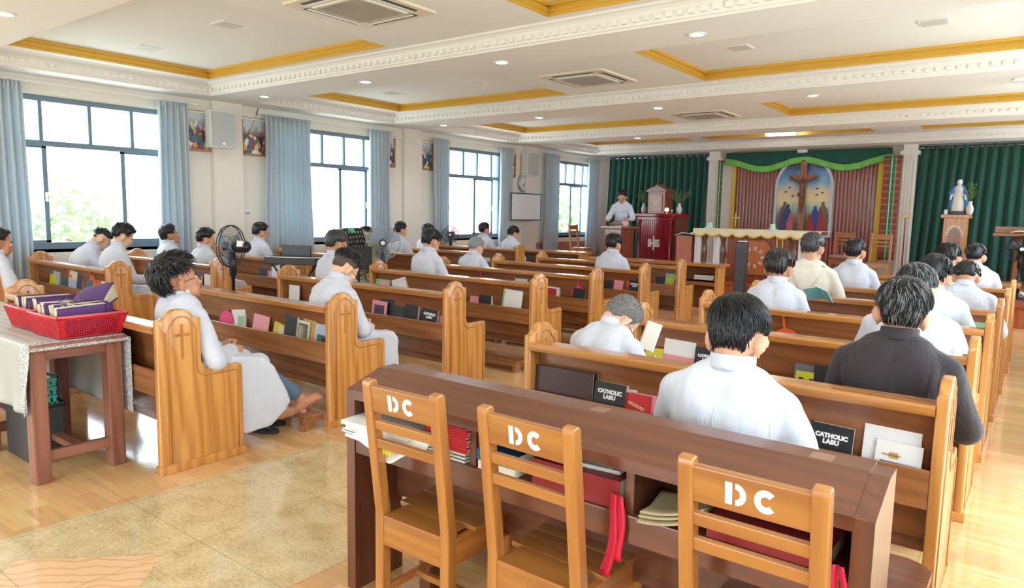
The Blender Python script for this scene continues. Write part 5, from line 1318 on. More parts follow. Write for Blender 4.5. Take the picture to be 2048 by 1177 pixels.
def lace():
    m, nt, b = newmat('grey_lace_cloth'); L = nt.links.new; N = nt.nodes.new
    tc = N('ShaderNodeTexCoord'); v = N('ShaderNodeTexVoronoi'); v.feature = 'DISTANCE_TO_EDGE'; v.inputs['Scale'].default_value = 46; L(tc.outputs['Object'], v.inputs['Vector'])
    sx = N('ShaderNodeSeparateXYZ'); L(tc.outputs['Object'], sx.inputs[0]); w = N('ShaderNodeTexWave'); w.bands_direction = 'Y'; w.inputs['Scale'].default_value = 5; w.inputs['Distortion'].default_value = 1; L(tc.outputs['Object'], w.inputs['Vector'])
    e = N('ShaderNodeMapRange'); e.inputs['From Min'].default_value = -4.56; e.inputs['From Max'].default_value = -4.5; L(sx.outputs[0], e.inputs['Value'])
    cr = N('ShaderNodeValToRGB'); cr.color_ramp.elements[0].color = S(238, 240, 240); cr.color_ramp.elements[1].color = S(150, 156, 158); cr.color_ramp.elements[1].position = .14; L(v.outputs['Distance'], cr.inputs[0])
    c0 = N('ShaderNodeMix'); c0.data_type = 'RGBA'; c0.inputs['A'].default_value = S(196, 198, 196); c0.inputs['B'].default_value = S(178, 180, 178); L(w.outputs['Fac'], c0.inputs['Factor'])
    c1 = N('ShaderNodeMix'); c1.data_type = 'RGBA'; L(e.outputs[0], c1.inputs['Factor']); L(c0.outputs['Result'], c1.inputs['A']); L(cr.outputs[0], c1.inputs['B'])
    L(c1.outputs['Result'], b.inputs['Base Color']); b.inputs['Roughness'].default_value = .55; bp = N('ShaderNodeBump'); bp.inputs['Strength'].default_value = .3; bp.inputs['Distance'].default_value = .004; L(w.outputs['Fac'], bp.inputs['Height']); L(bp.outputs['Normal'], b.inputs['Normal']); return m
r = thing('tablecloth', 'grey woven tablecloth with white lace edge hanging over the side table', 'tablecloth', (0, 0, 0))
def tcl(u, v):
    # v: 0 hem on the near side, over the top, to the hem on the far side
    x = lerp(-7.0, -4.395, u); k = v*1.42
    if k < .4: y, z = 1.418-.012*math.sin(u*70)*(1-k/.4)-.01*(1-k/.4), lerp(.40+.05*math.sin(u*3), TZ+.006, k/.4)
    elif k < .94: y, z = lerp(1.418, 1.955, (k-.4)/.54), TZ+.006
    else: y, z = 1.955+.012*math.sin(u*60)*(k-.94), lerp(TZ+.006, .33, (k-.94)/.48)
    if u > .93 and .4 <= k < .94: z -= .03*sm(.975, 1, u)
    if u > .96: x -= .08*sm(0, .4, .4-k)*sm(.96, 1, u)*1.0
    return (x, y, z)
MB().slab(lambda u, v: tcl(1-(1-u)**1.6, v), 70, 70, .003).build('cloth', lace(), r, smooth=True)
M_RED = mat('red_plastic', (196, 30, 44), .4); M_REDRIM = mat('pinkish_red_rim', (222, 90, 96), .35)
M_PURPLE = mat('purple_cover', (78, 44, 104), .6)
def basket(x, y, label, rz):
    r = thing('plastic_basket', label, 'basket', (x, y, TZ+.012), rz, 'red plastic baskets of booklets')
    a, c, h = (.165, .17), (.196, .2), .128
    rnd = random.Random(3)
    # perforated sides: crossing strips between solid corners
    for i in range(4):
        b = MB()
        n = (0, 1, 0, 1)[i]; sg = (-1, 1, 1, -1)[i]
        def P(u, t):
            ax = lerp(a[0], c[0], t); ay = lerp(a[1], c[1], t)
            return Vector((lerp(-ax, ax, u), sg*ay, t*h)) if n == 0 else Vector((sg*ax, lerp(-ay, ay, u), t*h))
        N = 34 if n == 0 else 28
        for k in range(N+1): b.tube([P(k/N, .03), P(k/N, .9)], .0026, 4, False)
        for k in range(11): b.tube([P(0, .05+k*.08), P(1, .05+k*.08)], .0024, 4, False)
        b.slab(lambda u, v: P(u*.09, v), 1, 1, .003); b.slab(lambda u, v: P(.91+u*.09, v), 1, 1, .003); b.slab(lambda u, v: P(u, .88+.12*v), 1, 1, .003)
        b.build('side_lattice', M_RED, r)
    MB().box(-a[0], a[0], -a[1], a[1], 0, .004).build('bottom', M_RED, r)
    q = [(-c[0], -c[1]), (c[0], -c[1]), (c[0], c[1]), (-c[0], c[1])]; b = MB(); pts = []
    for i, (px, py) in enumerate(q):
        for j in range(5):
            t = (i-.5+j/4*.5-.25+.5)*pi/2+pi; pts.append((px*.92+.02*math.cos(t)*1, py*.9+.02*math.sin(t), h))
    for i in range(len(pts)): b.tube([pts[i], pts[(i+1) % len(pts)]], .0085, 6)
    b.build('rim', M_REDRIM, r, smooth=True)
    return r
basket(-4.635, 1.76, 'red lattice basket of purple booklets, nearer the end of the table', math.radians(4))
basket(-5.045, 1.775, 'red lattice basket behind and left of the other on the table', math.radians(4))
rnd = random.Random(5)
def booklet(x, y, z, rz, tilt, label, open_=.0, L=.15, W=.2, roll=0, arch=.03, group='purple booklets in the near basket'):
    r = thing('booklet', label, 'booklet', (x, y, z), rz, group); M = RY(roll) @ RX(tilt)
    # a soft booklet standing on its fold, covers slightly apart
    bz = rnd.uniform(.3, 2.6)
    def pg(off, bend):
        return lambda u, v: M @ Vector((lerp(-W/2, W/2, u), off*v*1.2+bend*bz*math.sin(v*pi*.9)*(.6+.4*math.sin(u*3))+.012*bz*math.sin(u*2.4+bz)*v, lerp(0, L, v)))
    MB().slab(pg(-.012-open_, -.008), 8, 8, .0016).build('cover', M_PURPLE, r, smooth=True); MB().slab(pg(.012+open_, .008), 8, 8, .0016).build('cover', M_PURPLE, r, smooth=True)
    pp = MB()
    for q in (-.7, -.35, 0, .35, .7): pp.slab(pg(q*(.012+open_), q*.008+.002), 8, 8, .0018)
    pp.build('pages', M_CREAM, r, smooth=True)
rnd = random.Random(11)
for i in range(11):
    booklet(-4.765+i*.027, 1.755+rnd.uniform(-.03, .03), TZ+.02, pi/2+rnd.uniform(-.15, .15)+math.radians(4), rnd.uniform(-.25, .05), 'curled purple booklet with cream pages standing in the near red basket', rnd.uniform(0, .012), L=.175, W=.27, roll=rnd.uniform(-.05, .05))
booklet(-4.73, 1.67, TZ+.11, .1, -1.05, 'purple booklet lying slanted over the near corner of the near basket', .01, .15, .2)
booklet(-4.60, 1.66, TZ+.09, -.1, -.35, 'purple booklet with fanned pages in the middle front of the near basket', .02, .12, .16)
booklet(-4.70, 1.83, TZ+.17, .5, -1.2, 'open purple booklet lying on top of the pile in the near basket', .03, .16, .22)
for i in range(8):
    booklet(-5.18+i*.038, 1.775+rnd.uniform(-.03, .03), TZ+.02, pi/2+rnd.uniform(-.2, .2), rnd.uniform(-.3, .1), 'rolled cream paged booklet in the farther red basket', rnd.uniform(.0, .02), L=.18, W=.26, group='booklets in the farther basket')
r = thing('storage_box', 'dark box on the floor under the draped end of the table', 'box', (-5.05, 1.64, 0)); MB().bev(-.2, .2, -.1, .1, 0, .34, .01).build('body', M_DARK, r); MB().bev(-.21, .21, -.11, .11, .335, .365, .008).build('lid', M_BLACK, r)
r = thing('plastic_crate', 'teal slatted plastic crate on the dark box under the table', 'crate', (-5.02, 1.62, .366)); M_TEAL = mat('teal_plastic', (40, 168, 160), .4)
for z in (.0, .055, .11):
    b = MB()
    for k in range(12): b.box(-.19+k*.033, -.175+k*.033, -.085, -.08, z, z+.045)
    b.box(-.2, .2, -.09, -.075, z+.04, z+.052).box(-.2, .2, .075, .09, z+.04, z+.052).box(-.2, -.185, -.085, .085, z+.04, z+.052).box(.185, .2, -.085, .085, z+.04, z+.052)
    for k in range(5): b.box(.185, .19, -.08+k*.033, -.062+k*.033, z, z+.045)
    b.build('tray', M_TEAL, r)
MB().box(-.19, .19, -.08, .08, .0, .008).build('bottom', M_TEAL, r)

# ------------------------------------------------------------------ books and fans in the pew shelves
CV = {'black': (30, 32, 38), 'white': (232, 232, 234), 'maroon': (62, 34, 34), 'red': (196, 34, 40), 'yellow': (204, 196, 40), 'grey': (96, 102, 112), 'teal': (58, 92, 98), 'blue': (168, 184, 208), 'purple': (70, 54, 84), 'pink': (232, 150, 160), 'tan': (196, 158, 104), 'cream': (226, 214, 180), 'green': (150, 190, 150), 'dark': (48, 50, 54), 'orange': (230, 120, 60), 'aqua': (104, 168, 164)}
CM = {k: mat(k+'_book_cover', v, .45) for k, v in CV.items()}
M_INK = mat('black_print', (30, 30, 34), .6); M_WHITEPRINT = mat('white_print', (240, 240, 240), .5)
PINKF = mat('pink_fan_plastic', (232, 64, 128), .4); ORANGEF = mat('orange_fan_plastic', (236, 104, 60), .4)
ROW = {'A': PA_Y, 'B': PB_Y, 'C': PC_Y}
GN = {'A': 'window', 'B': 'middle', 'C': 'right'}
def rowy(k): return ROW[k[0]][int(k[1])-(0 if k[0] == 'A' else 1)]
def rowgroup(k): return 'books in the shelf of the %s pew of the %s block' % (ORD[int(k[1])-(0 if k[0] == 'A' else 1)], GN[k[0]])
def shelf_book(k, x, w, zt, col, label, t=.02, dy=.0, lean=5, roll=0, title=None, art=None, soft=False, name='book', cat='book'):
    r = thing(name, label, cat, (x, rowy(k)+.03+dy, .4905), 0, rowgroup(k)); h = zt-.49
    M = RX(math.radians(-lean)) @ RY(math.radians(roll))
    c = MB()
    if soft: c.slab(lambda u, v: M @ Vector((lerp(w/2, -w/2, u), .004*math.sin(u*5), lerp(0, h, v))), 6, 6, .002)
    else:
        c.bev(-w/2, w/2, 0, .0022, 0, h, .0006, M); c.bev(-w/2, w/2, t-.0022, t, 0, h, .0006, M); c.bev(-w/2, -w/2+.0025, 0, t, 0, h, .0006, M)
    o = c.build('cover', CM[col], r)
    MB().box(-w/2+.003, w/2-.003, .0022, t-.0022, .002, h-.003, M).build('pages', M_PAGES, r)
    if title == 'labu':
        s = MB(); Mt = M @ T(0, -.0006, h*.745) @ RX(pi/2)
        text_mesh(s, 'CATHOLIC', w*.15, Mt @ T(0, w*.075, 0), w*.011, 1.02); text_mesh(s, 'LABU', w*.155, Mt @ T(0, -w*.075, 0), w*.011, 1.02)
        s.build('title', M_WHITEPRINT, o)
    elif title == 'script':
        s = MB()
        for i in range(9): s.ring((0, 0, 0), .006, .0016, 10, 4, M @ T(-.04+i*.0098, -.0008, h*.78-i*.003) @ RX(pi/2))
        s.ring((0, 0, 0), .022, .0022, 20, 4, M @ T(.01, -.0008, h*.46) @ RX(pi/2)).ring((0, 0, 0), .012, .002, 16, 4, M @ T(.01, -.0008, h*.46) @ RX(pi/2))
        s.build('title', CM['cream'], o)
    if art:
        for (x0, x1, z0, z1, cc) in art: MB().box(lerp(-w/2, w/2, x0), lerp(-w/2, w/2, x1), -.0012, .0, h*z0, h*z1, M).build('cover_picture', CM[cc], o)
    return r
def hand_fan(x, y, z, m, label, up=True, R=.095, roll=0, lean=6, rz=0):
    r = thing('hand_fan', label, 'hand fan', (x, y, z), rz, 'plastic hand fans'); M = RX(math.radians(-lean)) @ RY(math.radians(roll))
    # handle below (0..0.13), round paddle above
    MB().bev(-.009, .009, -.003, .003, .0, .14, .002, M).ring((0, 0, 0), .010, .004, 14, 6, M @ T(0, 0, .0) @ RX(pi/2)).build('handle', m, r)
    MB().cyl((0, 0, 0), R, -.0015, .0015, 28, M @ T(0, 0, .12+R) @ RX(pi/2)).ring((0, 0, 0), R, .003, 28, 6, M @ T(0, 0, .12+R) @ RX(pi/2)).build('paddle', m, r)
SB = shelf_book
# nearest shelves of the right block
for i in range(3): SB('C1', -2.025+i*.015, .364, .764+.003*i, 'maroon', ('front', 'middle', 'rear')[i]+' one of three wide dark maroon folders at the left end of the nearest shelf', .016, .002+i*.022, 4)
SB('C1', -1.71, .212, .80, 'white', 'white covered book behind the black titled one, nearest right block shelf', .026, .044, 4)
SB('C1', -1.745, .185, .735, 'black', 'black book with white title beside the three maroon folders', .04, .0, 6, 1, 'labu')
SB('C1', -1.59, .15, .70, 'red', 'red booklet with cream script right of the black titled book', .01, .004, 8, 0, 'script')
SB('C1', -1.56, .14, .704, 'pink', 'thin pink booklet just behind the red script booklet', .008, .022, 6)
SB('C1', -.675, .17, .728, 'black', 'black titled book right of the bench man, beside the white envelope', .04, .004, 5, 2, 'labu')
SB('C1', -.45, .21, .755, 'white', 'white magazine at the right end of the nearest shelf, behind a printed leaflet', .016, .03, 4, 1.5)
SB('C1', -.42, .17, .705, 'white', 'printed leaflet with grey photo and scroll lettering, right end of the nearest shelf', .006, .004, 7, 2, None, [(.12, .93, .0, .62, 'grey'), (.15, .55, .72, .76, 'tan'), (.3, .5, .68, .8, 'tan')])
SB('C2', -2.10, .13, .692, 'yellow', 'small yellow booklet beside the bowing grey haired man', .012, .01, 5, 0, None, [(.15, .85, .3, .7, 'grey')])
SB('C2', -1.93, .225, .766, 'white', 'white book with a pink lower half, second right block shelf', .03, .02, 6, 2, None, [(0, 1, 0, .62, 'pink')])
SB('C2', -1.72, .17, .737, 'black', 'black titled book half hidden by the bench man', .026, .01, 5, 0, 'labu')
SB('C2', -1.10, .148, .722, 'grey', 'grey book with a yellow ornamented front left of the charcoal shirt', .016, .01, 6, 1, None, [(.08, .92, .0, .82, 'yellow'), (.2, .4, .6, .66, 'dark'), (.62, .82, .6, .66, 'dark')])
SB('C2', -.99, .13, .731, 'black', 'plain black book partly behind the charcoal shirted man', .024, .01, 5)
SB('C3', -1.42, .152, .70, 'white', 'white papers in the third right block shelf beside the orange fan', .01, .01, 10)
SB('C4', -.43, .179, .785, 'green', 'pale green book beside an orange fan handle at the right', .014, .02, 6)
hand_fan(-1.60, rowy('C3')+.055, .86, ORANGEF, 'orange hand fan handle up in the third right block shelf, round paddle below', False, .1, 172, -8)
hand_fan(-.50, rowy('C4')+.06, .86, ORANGEF, 'orange hand fan leaning at the right end of the fourth right block shelf', False, .09, 205, -6)
# middle block
SB('B2', -5.34, .2, .748, 'white', 'sheaf of folded white and green papers in the barefoot man\'s front shelf', .02, .01, 8, -6, None, [(.1, .5, .1, .5, 'pink'), (.5, .95, .3, .8, 'green')])
hand_fan(-5.08, rowy('B2')+.075, .50, PINKF, 'pink round hand fan behind the light pink booklet', True, .085, 8, 4)
SB('B2', -5.04, .22, .735, 'pink', 'light pink booklet before the pink fan', .006, .01, 9, 3)
SB('B2', -4.80, .17, .695, 'yellow', 'yellow and white booklet leaning low beside the black book', .008, .02, 8, 8, None, [(.4, 1, .2, .9, 'cream')])
SB('B2', -4.63, .15, .775, 'black', 'thick black book with white pages left of the cartoon booklet', .05, .006, 6, 3)
SB('B2', -4.47, .14, .75, 'cream', 'pale booklet with framed drawing before the tan box', .008, .004, 7, 3, None, [(.1, .9, .08, .92, 'teal'), (.16, .84, .14, .86, 'cream'), (.35, .65, .2, .6, 'blue')])
SB('B2', -4.42, .15, .762, 'tan', 'tan book behind the booklet with the framed drawing', .035, .025, 5, 3)
SB('B2', -4.25, .21, .80, 'white', 'tall white book at the right end, behind the teal booklet', .02, .035, 5, 2)
SB('B2', -4.23, .155, .742, 'teal', 'teal booklet with a dark phone against it, near the carved end', .008, .012, 7, 3, None, [(.0, 1, .7, 1, 'blue')])
r = thing('phone', 'dark phone leaning on the teal booklet', 'phone', (-4.2, rowy('B2')+.03, .4905), 0); MB().bev(-.037, .037, 0, .008, .0, .17, .005, RX(-.12) @ RY(.05)).build('body', CM['dark'], r); MB().box(-.033, .033, -.0008, .0, .01, .16, RX(-.12) @ RY(.05)).build('screen', M_BLACK, r)
hand_fan(-5.72, rowy('B2')+.05, .50, PINKF, 'large pink hand fan beside the tousled haired man', True, .11, 60, 3)
SB('B3', -6.3, .18, .79, 'white', 'large white sheet standing at the left end of the third middle pew shelf', .006, .01, 3)
SB('B3', -4.99, .2, .746, 'pink', 'booklet with a bright orange and blue picture on its pink cover', .01, .004, 6, 2, None, [(.15, .85, .1, .85, 'purple'), (.3, .6, .3, .8, 'orange')])
SB('B3', -4.90, .18, .768, 'black', 'black book just behind the booklet with the bright picture', .035, .03, 5)
SB('B3', -4.73, .15, .723, 'dark', 'dark grey bound book, third from the left beside the bright picture', .04, .01, 6, 3)
SB('B3', -4.57, .17, .748, 'black', 'plain black book left of the titled one in the third middle shelf', .03, .01, 6, 2)
SB('B3', -4.34, .19, .735, 'black', 'black titled book nearest the end of the third middle shelf', .03, .006, 6, 3, 'labu')
SB('B3', -4.26, .19, .755, 'pink', 'pale pink book behind the titled one, third middle shelf', .012, .045, 5, 3)
SB('B4', -6.36, .24, .77, 'green', 'green topped pinkish book beside the pale fan', .04, .01, 5, 0, None, [(.4, 1, 0, .9, 'pink')])
SB('B4', -6.0, .24, .81, 'white', 'tilted white book in front of the neat haired man', .03, .012, 5, -16)
SB('B4', -5.63, .15, .70, 'cream', 'low cream book in the fourth middle shelf', .02, .02, 6)
SB('B4', -4.90, .13, .691, 'pink', 'small pale pink book left of the short black one', .03, .02, 6)
SB('B4', -4.75, .17, .715, 'black', 'short thick black book left of the white folder', .05, .01, 6)
SB('B4', -4.40, .25, .802, 'white', 'large white folder near the carved end of the fourth middle pew', .012, .01, 7, 3, None, [(0, .08, 0, 1, 'green')])
hand_fan(-5.78, rowy('B5')+.05, .87, PINKF, 'pink fan handle showing above the fifth middle shelf', False, .085, 178, -4)
SB('B5', -5.14, .19, .79, 'white', 'white papers on the fifth middle shelf beneath the rail', .01, .03, 4)
SB('B5', -4.66, .17, .73, 'white', 'white book with a red front in the fifth middle shelf', .035, .01, 6, 3, None, [(.0, .8, .0, .92, 'red'), (.3, .5, .3, .5, 'pink')])
hand_fan(-4.31, rowy('B5')+.07, .88, PINKF, 'bright pink hand fan behind a black book, fifth middle pew', False, .095, 180, -3)
SB('B5', -4.3, .17, .74, 'black', 'black book before the bright pink fan', .02, .012, 6, 4)
SB('B6', -4.6, .15, .734, 'black', 'black booklet left of the pale pink one, sixth middle shelf', .014, .01, 6)
SB('B6', -4.45, .13, .744, 'pink', 'pale pink book between black booklet and fan', .02, .012, 6, 2)
hand_fan(-4.33, rowy('B6')+.07, .5, PINKF, 'pink hand fan beside the titled book of the sixth middle shelf', True, .085, 25, 3)
SB('B6', -4.21, .17, .769, 'black', 'black titled book at the end of the sixth middle shelf', .03, .01, 6, 2, 'labu')
hand_fan(-5.62, rowy('B6')+.06, .5, PINKF, 'pink hand fan half hidden at the left of the sixth middle shelf', True, .085, -10, 3)
SB('B7', -4.38, .14, .727, 'dark', 'dark folded pouch beside the green map booklet', .03, .01, 6, 0, None, None, False, 'pouch', 'pouch')
SB('B7', -4.22, .2, .781, 'green', 'green and yellow map booklet near the front of the middle block', .012, .01, 6, 3, None, [(.15, .7, .1, .8, 'yellow'), (.4, .85, .4, .75, 'teal')])
# window block
SB('A1', -9.71, .2, .735, 'yellow', 'yellow booklet at the far left of the first window shelf', .01, .004, 8, 4)
SB('A1', -9.64, .2, .777, 'blue', 'pale blue grey book behind the yellow booklet at the far left', .04, .02, 5, 4)
SB('A1', -9.37, .2, .72, 'teal', 'dark teal box left of the pale blue booklet', .03, .02, 4)
SB('A1', -9.15, .22, .815, 'blue', 'tall pale blue and white booklet below an orange fan handle', .012, .01, 7, 4, None, [(0, 1, .7, 1, 'cream')])
SB('A1', -8.99, .15, .80, 'purple', 'dark purple book right of the tall pale blue booklet', .03, .03, 5, 3)
SB('A1', -8.68, .18, .745, 'grey', 'grey book before the orange fan with the long handle', .03, .01, 6, 5)
SB('A1', -8.44, .2, .695, 'yellow', 'yellow booklet near the carved end of the first window pew', .01, .005, 8, 5)
SB('A1', -8.33, .2, .748, 'white', 'white booklet behind the yellow one near the carved end', .01, .03, 6, 2)
SB('A1', -8.22, .15, .71, 'teal', 'dark teal book against the carved end of the first window pew', .03, .012, 6)
hand_fan(-9.28, rowy('A1')+.06, .87, ORANGEF, 'orange fan handle rising above the pale blue booklet', False, .08, 160, -4)
hand_fan(-8.72, rowy('A1')+.07, .9, ORANGEF, 'orange fan with long handle rising over the first window rail', False, .09, 155, -4)
hand_fan(-8.46, rowy('A1')+.075, .5, ORANGEF, 'round salmon fan paddle right of the long orange handle', True, .09, -10, 3)
SB('A2', -8.25, .2, .764, 'white', 'white carton in the second window shelf left of the black fan', .06, .01, 2, 0, None, None, False, 'carton', 'box')
SB('A2', -8.5, .13, .73, 'green', 'pale green booklet left of the white carton', .02, .01, 5)
hand_fan(-8.33, rowy('A2')+.085, .9, ORANGEF, 'orange fan handle above the white carton', False, .075, 170, -2)
SB('A3', -8.93, .19, .735, 'dark', 'dark pouch in the third window shelf', .04, .01, 5, 0, None, None, False, 'pouch', 'pouch')
SB('A3', -8.72, .18, .71, 'pink', 'pink and white papers beside the dark pouch', .015, .01, 8, 0, None, [(.2, .9, .1, .6, 'red')])
SB('A3', -8.58, .2, .797, 'white', 'white book leaning in the third window shelf', .03, .015, 6, -14)
SB('A3', -8.36, .14, .715, 'blue', 'patterned pencil case at the end of the third window shelf', .04, .01, 4, 0, None, [(.3, .7, .3, .7, 'dark')], False, 'pencil_case', 'case')
SB('A6', -8.3, .19, .80, 'green', 'green and orange book in the sixth window shelf', .02, .01, 4, 0, None, [(0, 1, 0, .35, 'orange'), (.2, .8, .5, .85, 'yellow')])
SB('A7', -8.9, .2, .70, 'cream', 'cream book in the last window shelf', .03, .01, 8); SB('A7', -8.55, .2, .70, 'tan', 'tan book in the last window shelf', .03, .01, 8)
# black and white books lying in the front desk of the middle block
for i, (c, z, l) in enumerate((('white', .586, 'white book lying under the black one in the middle front desk'), ('black', .626, 'black book lying on the white one in the middle front desk'))):
    r = thing('book', l, 'book', (-4.35, 10.86, z), .05*i, 'books lying in the middle front desk'); MB().bev(-.16, .16, -.1, .1, 0, .04, .003).build('cover', CM[c], r); MB().box(-.157, .161, -.102, .097, .004, .036).build('pages', M_PAGES, r)
# books held or beside people
def held(x, y, z, rz, tilt, col, label, w=.16, h=.22, spread=.5):
    r = thing('open_book', label, 'book', (x, y, z), rz)
    for s in (-1, 1):
        M = RX(tilt) @ RY(s*spread)
        MB().bev(min(0, s*w), max(0, s*w), -h/2, h/2, -.003, 0, .001, M).build('cover', CM[col], r); MB().bev(min(0, s*(w-.006)), max(0, s*(w-.006)), -h/2+.004, h/2-.004, 0, .008, .002, M).build('pages', M_PAGES, r)
held(-1.49, 6.2, .985, -.25, -.75, 'aqua', 'open teal covered book held by the man in the right block', .11, .15, .35)
held(-1.955, 3.93, .865, -.5, 1.2, 'white', 'white booklet held up close by the bowing grey haired man', .09, .18, .9)

# ------------------------------------------------------------------ things in the long desk
DK = 'books in the long dark desk'
def flat(x, y, z, w, d, t, col, label, rz=0, pages=True, cat='book', name='book'):
    r = thing(name, label, cat, (x, y, z), rz, DK)
    MB().bev(-w/2, w/2, -d/2, d/2, 0, .002, .0006).bev(-w/2, w/2, -d/2, d/2, t-.002, t, .0006).bev(-w/2, w/2, d/2-.003, d/2, 0, t, .0008).build('cover', col if not isinstance(col, str) else CM[col], r)
    MB().box(-w/2+.002, w/2-.002, -d/2+.002, d/2-.004, .002, t-.002).build('pages', M_PAGES, r); return r
z = .6905
for i, (c, t, l, dx) in enumerate((('white', .016, 'bottom white magazine of the pile at the left end of the long desk', 0), ('blue', .012, 'second magazine from the bottom of the left pile', -.02), ('teal', .012, 'teal blue magazine in the middle of the left pile', -.01), ('white', .014, 'white newspaper above the teal magazine', .01), ('white', .014, 'topmost white newspaper of the left pile', -.015))):
    flat(-2.02+dx, 1.915, z, .34, .27, t, mat('bright_blue_cover', (40, 110, 176), .4) if i == 1 else c, l, .03*(i-2)); z += t+.0008
r = thing('newspaper', 'crumpled newspaper page draped over the front of the left pile, yellow picture at its corner', 'newspaper', (-1.93, 1.79, .70))
def np_(u, v): return (lerp(-.18, .2, u), .04-.10*v+.012*math.sin(u*11+v*3)+.02*v, .07+.012*math.sin(u*9)-.055*v-.05*v*math.sin(u*pi)**2)
MB().slab(np_, 24, 10, .002).build('page', M_PAPER, r, smooth=True)
b = MB()
for i in range(5): b.ball((-.02+i*.017, -.046, .0), (.008, .004, .012), None, 8, 6)
b.build('yellow_picture', CM['yellow'], r); b = MB()
for i in range(6): b.box(-.12+i*.03, -.1+i*.03, -.03, -.0295, .03-.002*i, .032-.002*i)
b.build('print', CM['grey'], r)
r2 = mat('bright_red_cover', (196, 28, 40), .45)
z = .6905
for i in range(3): flat(-1.71, 1.96, z, .19, .2, .012, 'grey', '%s grey magazine under the red exercise books' % ('bottom', 'middle', 'top')[i], .01*i); z += .0128
for i in range(9): flat(-1.705+.004*math.sin(i*2), 1.958, z, .2, .2, .0095, r2, 'red exercise book in the stack, %s from the bottom' % (ORD+['ninth'])[i], pi+.008*math.sin(i)); z += .0103
flat(-1.47, 1.96, .6905, .17, .2, .035, 'grey', 'grey notebook under the blue book in the middle of the long desk'); flat(-1.47, 1.955, .7263, .17, .2, .04, mat('deep_blue_cover', (20, 84, 124), .4), 'deep blue book left of the large red missal', pi)
M_MISSAL = mat('dark_red_leather', (142, 32, 40), .45, bump=.1, bscale=200)
def missal(x, y, w, d, t, label, rx):
    r = thing('large_book', label, 'book', (x, y, .6905), 0, 'large red books in the long desk')
    MB().bev(-w/2, w/2, -d/2, d/2, 0, .004, .0015).bev(-w/2, w/2, -d/2, d/2, t-.004, t, .0015).bev(-w/2, w/2, -d/2, -d/2+.008, 0, t, .0035).build('cover', M_MISSAL, r)
    MB().box(-w/2+.004, w/2-.006, -d/2+.006, d/2-.006, .004, t-.004).build('pages', M_CREAM, r)
    rib = MB()
    for k, (q, l_) in enumerate(((0, .26), (.02, .2))): rib.slab(lambda u, v: (rx+q+lerp(-.012, .012, u)*(1+.6*v)+.02*math.sin(v*4+k)*v-.025*v*k*-1, -d/2-.012-.02*v+.006*math.sin(u*6), t*.6-l_*v), 3, 14, .002)
    rib.build('ribbon', mat('crimson_ribbon', (196, 16, 56), .5), r, smooth=True)
missal(-1.155, 1.965, .33, .2, .092, 'thick dark red missal with crimson ribbons in the middle of the long desk', .155)
flat(-1.10, 1.98, .7835, .16, .15, .012, 'white', 'white leaflet lying on the dark red missal', .1); flat(-1.11, 1.985, .7965, .15, .14, .01, 'teal', 'pale green leaflet on top of the white one on the missal', -.05)
missal(-.545, 1.97, .33, .2, .06, 'dark red missal in the right compartment of the long desk', .17)
r = thing('magazine', 'crumpled old cream magazine curling out of the right compartment of the long desk', 'magazine', (-.83, 1.93, .6915), .1)
for k in range(3): MB().slab(lambda u, v: (lerp(-.085, .10, u)+.004*k, lerp(-.1, .1, v), .004+.014*k+.05*(u**2)*(1-.4*v)+.006*math.sin(v*6+k)), 12, 10, .004).build('pages', mat('aged_cream_paper', (182, 170, 134), .8, var=.25, vscale=12), r, smooth=True)

# ------------------------------------------------------------------ slippers
def slipper(x, y, rz, label):
    r = thing('slipper', label, 'slipper', (x, y, 0), rz, 'dark slippers beside the kneeler')
    pts = [(.045*math.sin(t)*(1+.25*math.cos(t))*1.2, .15*math.cos(t)) for t in [2*pi*i/28 for i in range(28)]]
    MB().prism(pts, 'z', .0, .022).build('sole', mat('black_rubber', (44, 46, 48), .7), r)
    s = MB()
    for q in (-1, 1): s.tube([(0, .085, .022), (q*.022, .05, .05), (q*.042, -.01, .022)], .007, 6, flat=.5)
    s.build('strap', mat('grey_strap', (96, 100, 100), .7), r, smooth=True)
slipper(-4.40, 2.83, -1.25, 'dark flip flop nearer the camera below the white cassock'); slipper(-4.52, 2.96, -1.1, 'dark flip flop behind the other, below the white cassock')

